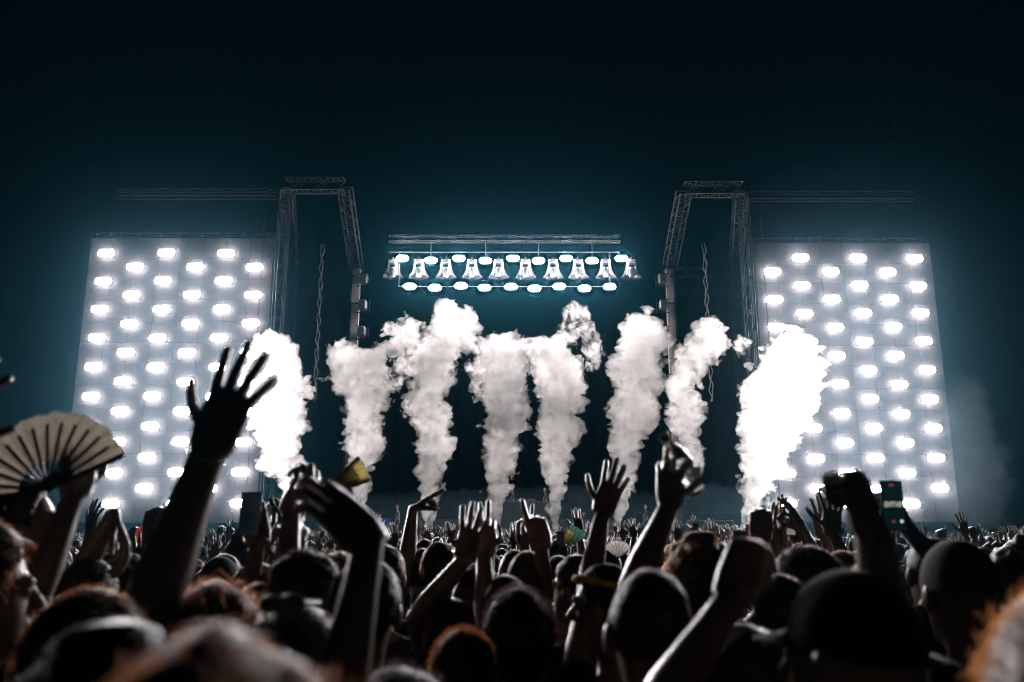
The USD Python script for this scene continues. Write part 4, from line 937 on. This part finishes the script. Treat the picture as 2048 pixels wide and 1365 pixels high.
taken = [(LOC[p][0], LOC[p][1]) for p in LOC if '/person' in p and len(LOC[p]) == 3 and LOC[p][1] > 2.5]
tk = np.array(taken)
spots = [s_ for s_ in spots if np.min(np.hypot(tk[:, 0]-s_[0], tk[:, 1]-s_[1])) > .42]
spots.sort(key=lambda s_: s_[1])
LABELS = {0: 'concertgoer with short dark hair seen from behind in the dense crowd', 1: 'concertgoer with chin length hair seen from behind in the dense crowd', 2: 'concertgoer raising one open hand in the dense crowd', 3: 'concertgoer with cropped hair raising a fist in the dense crowd', 4: 'concertgoer raising both open hands in the dense crowd',
          5: 'concertgoer with one hand up before the face in the dense crowd', 6: 'long haired concertgoer pointing at the stage in the dense crowd', 7: 'concertgoer with hands together above the head in the dense crowd', 8: 'concertgoer in a cap raising two fingers in the dense crowd'}
rest = []
for i, (xx, yy) in enumerate(spots):
    raised = rnd.random() < (.12 if yy < 7 else .55 if yy < 20 else .5)
    k = rnd.choice([2, 3, 4, 6, 7, 8, 2, 4]) if raised else rnd.choice(QUIET)
    hgt = min(1.86, max(1.52, rnd.gauss(1.69, .09))); sc = hgt/1.72
    if i < 235:
        x = copy_of(KINDS[k], 'person', (xx, yy, 0), LABELS[k], 'person', 'crowd: '+LABELS[k], rnd.uniform(-.35, .35))
        x.AddScaleOp().Set(Gf.Vec3f(sc, sc, sc))
    else: rest.append((k, xx, yy, rnd.uniform(-.4, .4), sc))
pi = UsdGeom.PointInstancer.Define(stage, '/World/distant_crowd')
tag(pi, 'far part of the crowd up to the stage edge, reading as one dark mass', 'crowd', None, 'stuff')
pi.CreatePrototypesRel().SetTargets([Sdf.Path('/World/distant_crowd/kinds/'+q.split('/')[-1]) for q in KINDS])
UsdGeom.Scope.Define(stage, '/World/distant_crowd/kinds')
for q in KINDS:
    UsdGeom.Xform.Define(stage, '/World/distant_crowd/kinds/'+q.split('/')[-1]).GetPrim().GetReferences().AddInternalReference(q)
pi.CreateProtoIndicesAttr(Vt.IntArray([r[0] for r in rest]))
pi.CreatePositionsAttr(Vt.Vec3fArray([Gf.Vec3f(r[1], r[2], 0) for r in rest]))
pi.CreateOrientationsAttr(Vt.QuathArray([Gf.Quath(math.cos(r[3]/2), 0, 0, math.sin(r[3]/2)) for r in rest]))
pi.CreateScalesAttr(Vt.Vec3fArray([Gf.Vec3f(r[4], r[4], r[4]) for r in rest]))

# crew on the stage, small and dim between the smoke jets
for px, yy, z, k, lab in ((795, 47.3, 1.745, 0, 'dim crew member on the stage between the two left of centre smoke jets'), (1090, 48.6, 2.715, 3, 'dim performer behind the equipment table between the middle smoke jets'), (1025, 48.7, 2.715, 0, 'dim person beside the performer behind the equipment table'), (1290, 47.2, 1.745, 0, 'dim crew member on the stage right of the broad smoke jet')):
    person(V(at(px, 1000, yy)[0], yy, z+1.74), lab, hair='short', hcol='dark', res='far', yaw=math.pi, floor=z, shirt='black', skin_i=2)
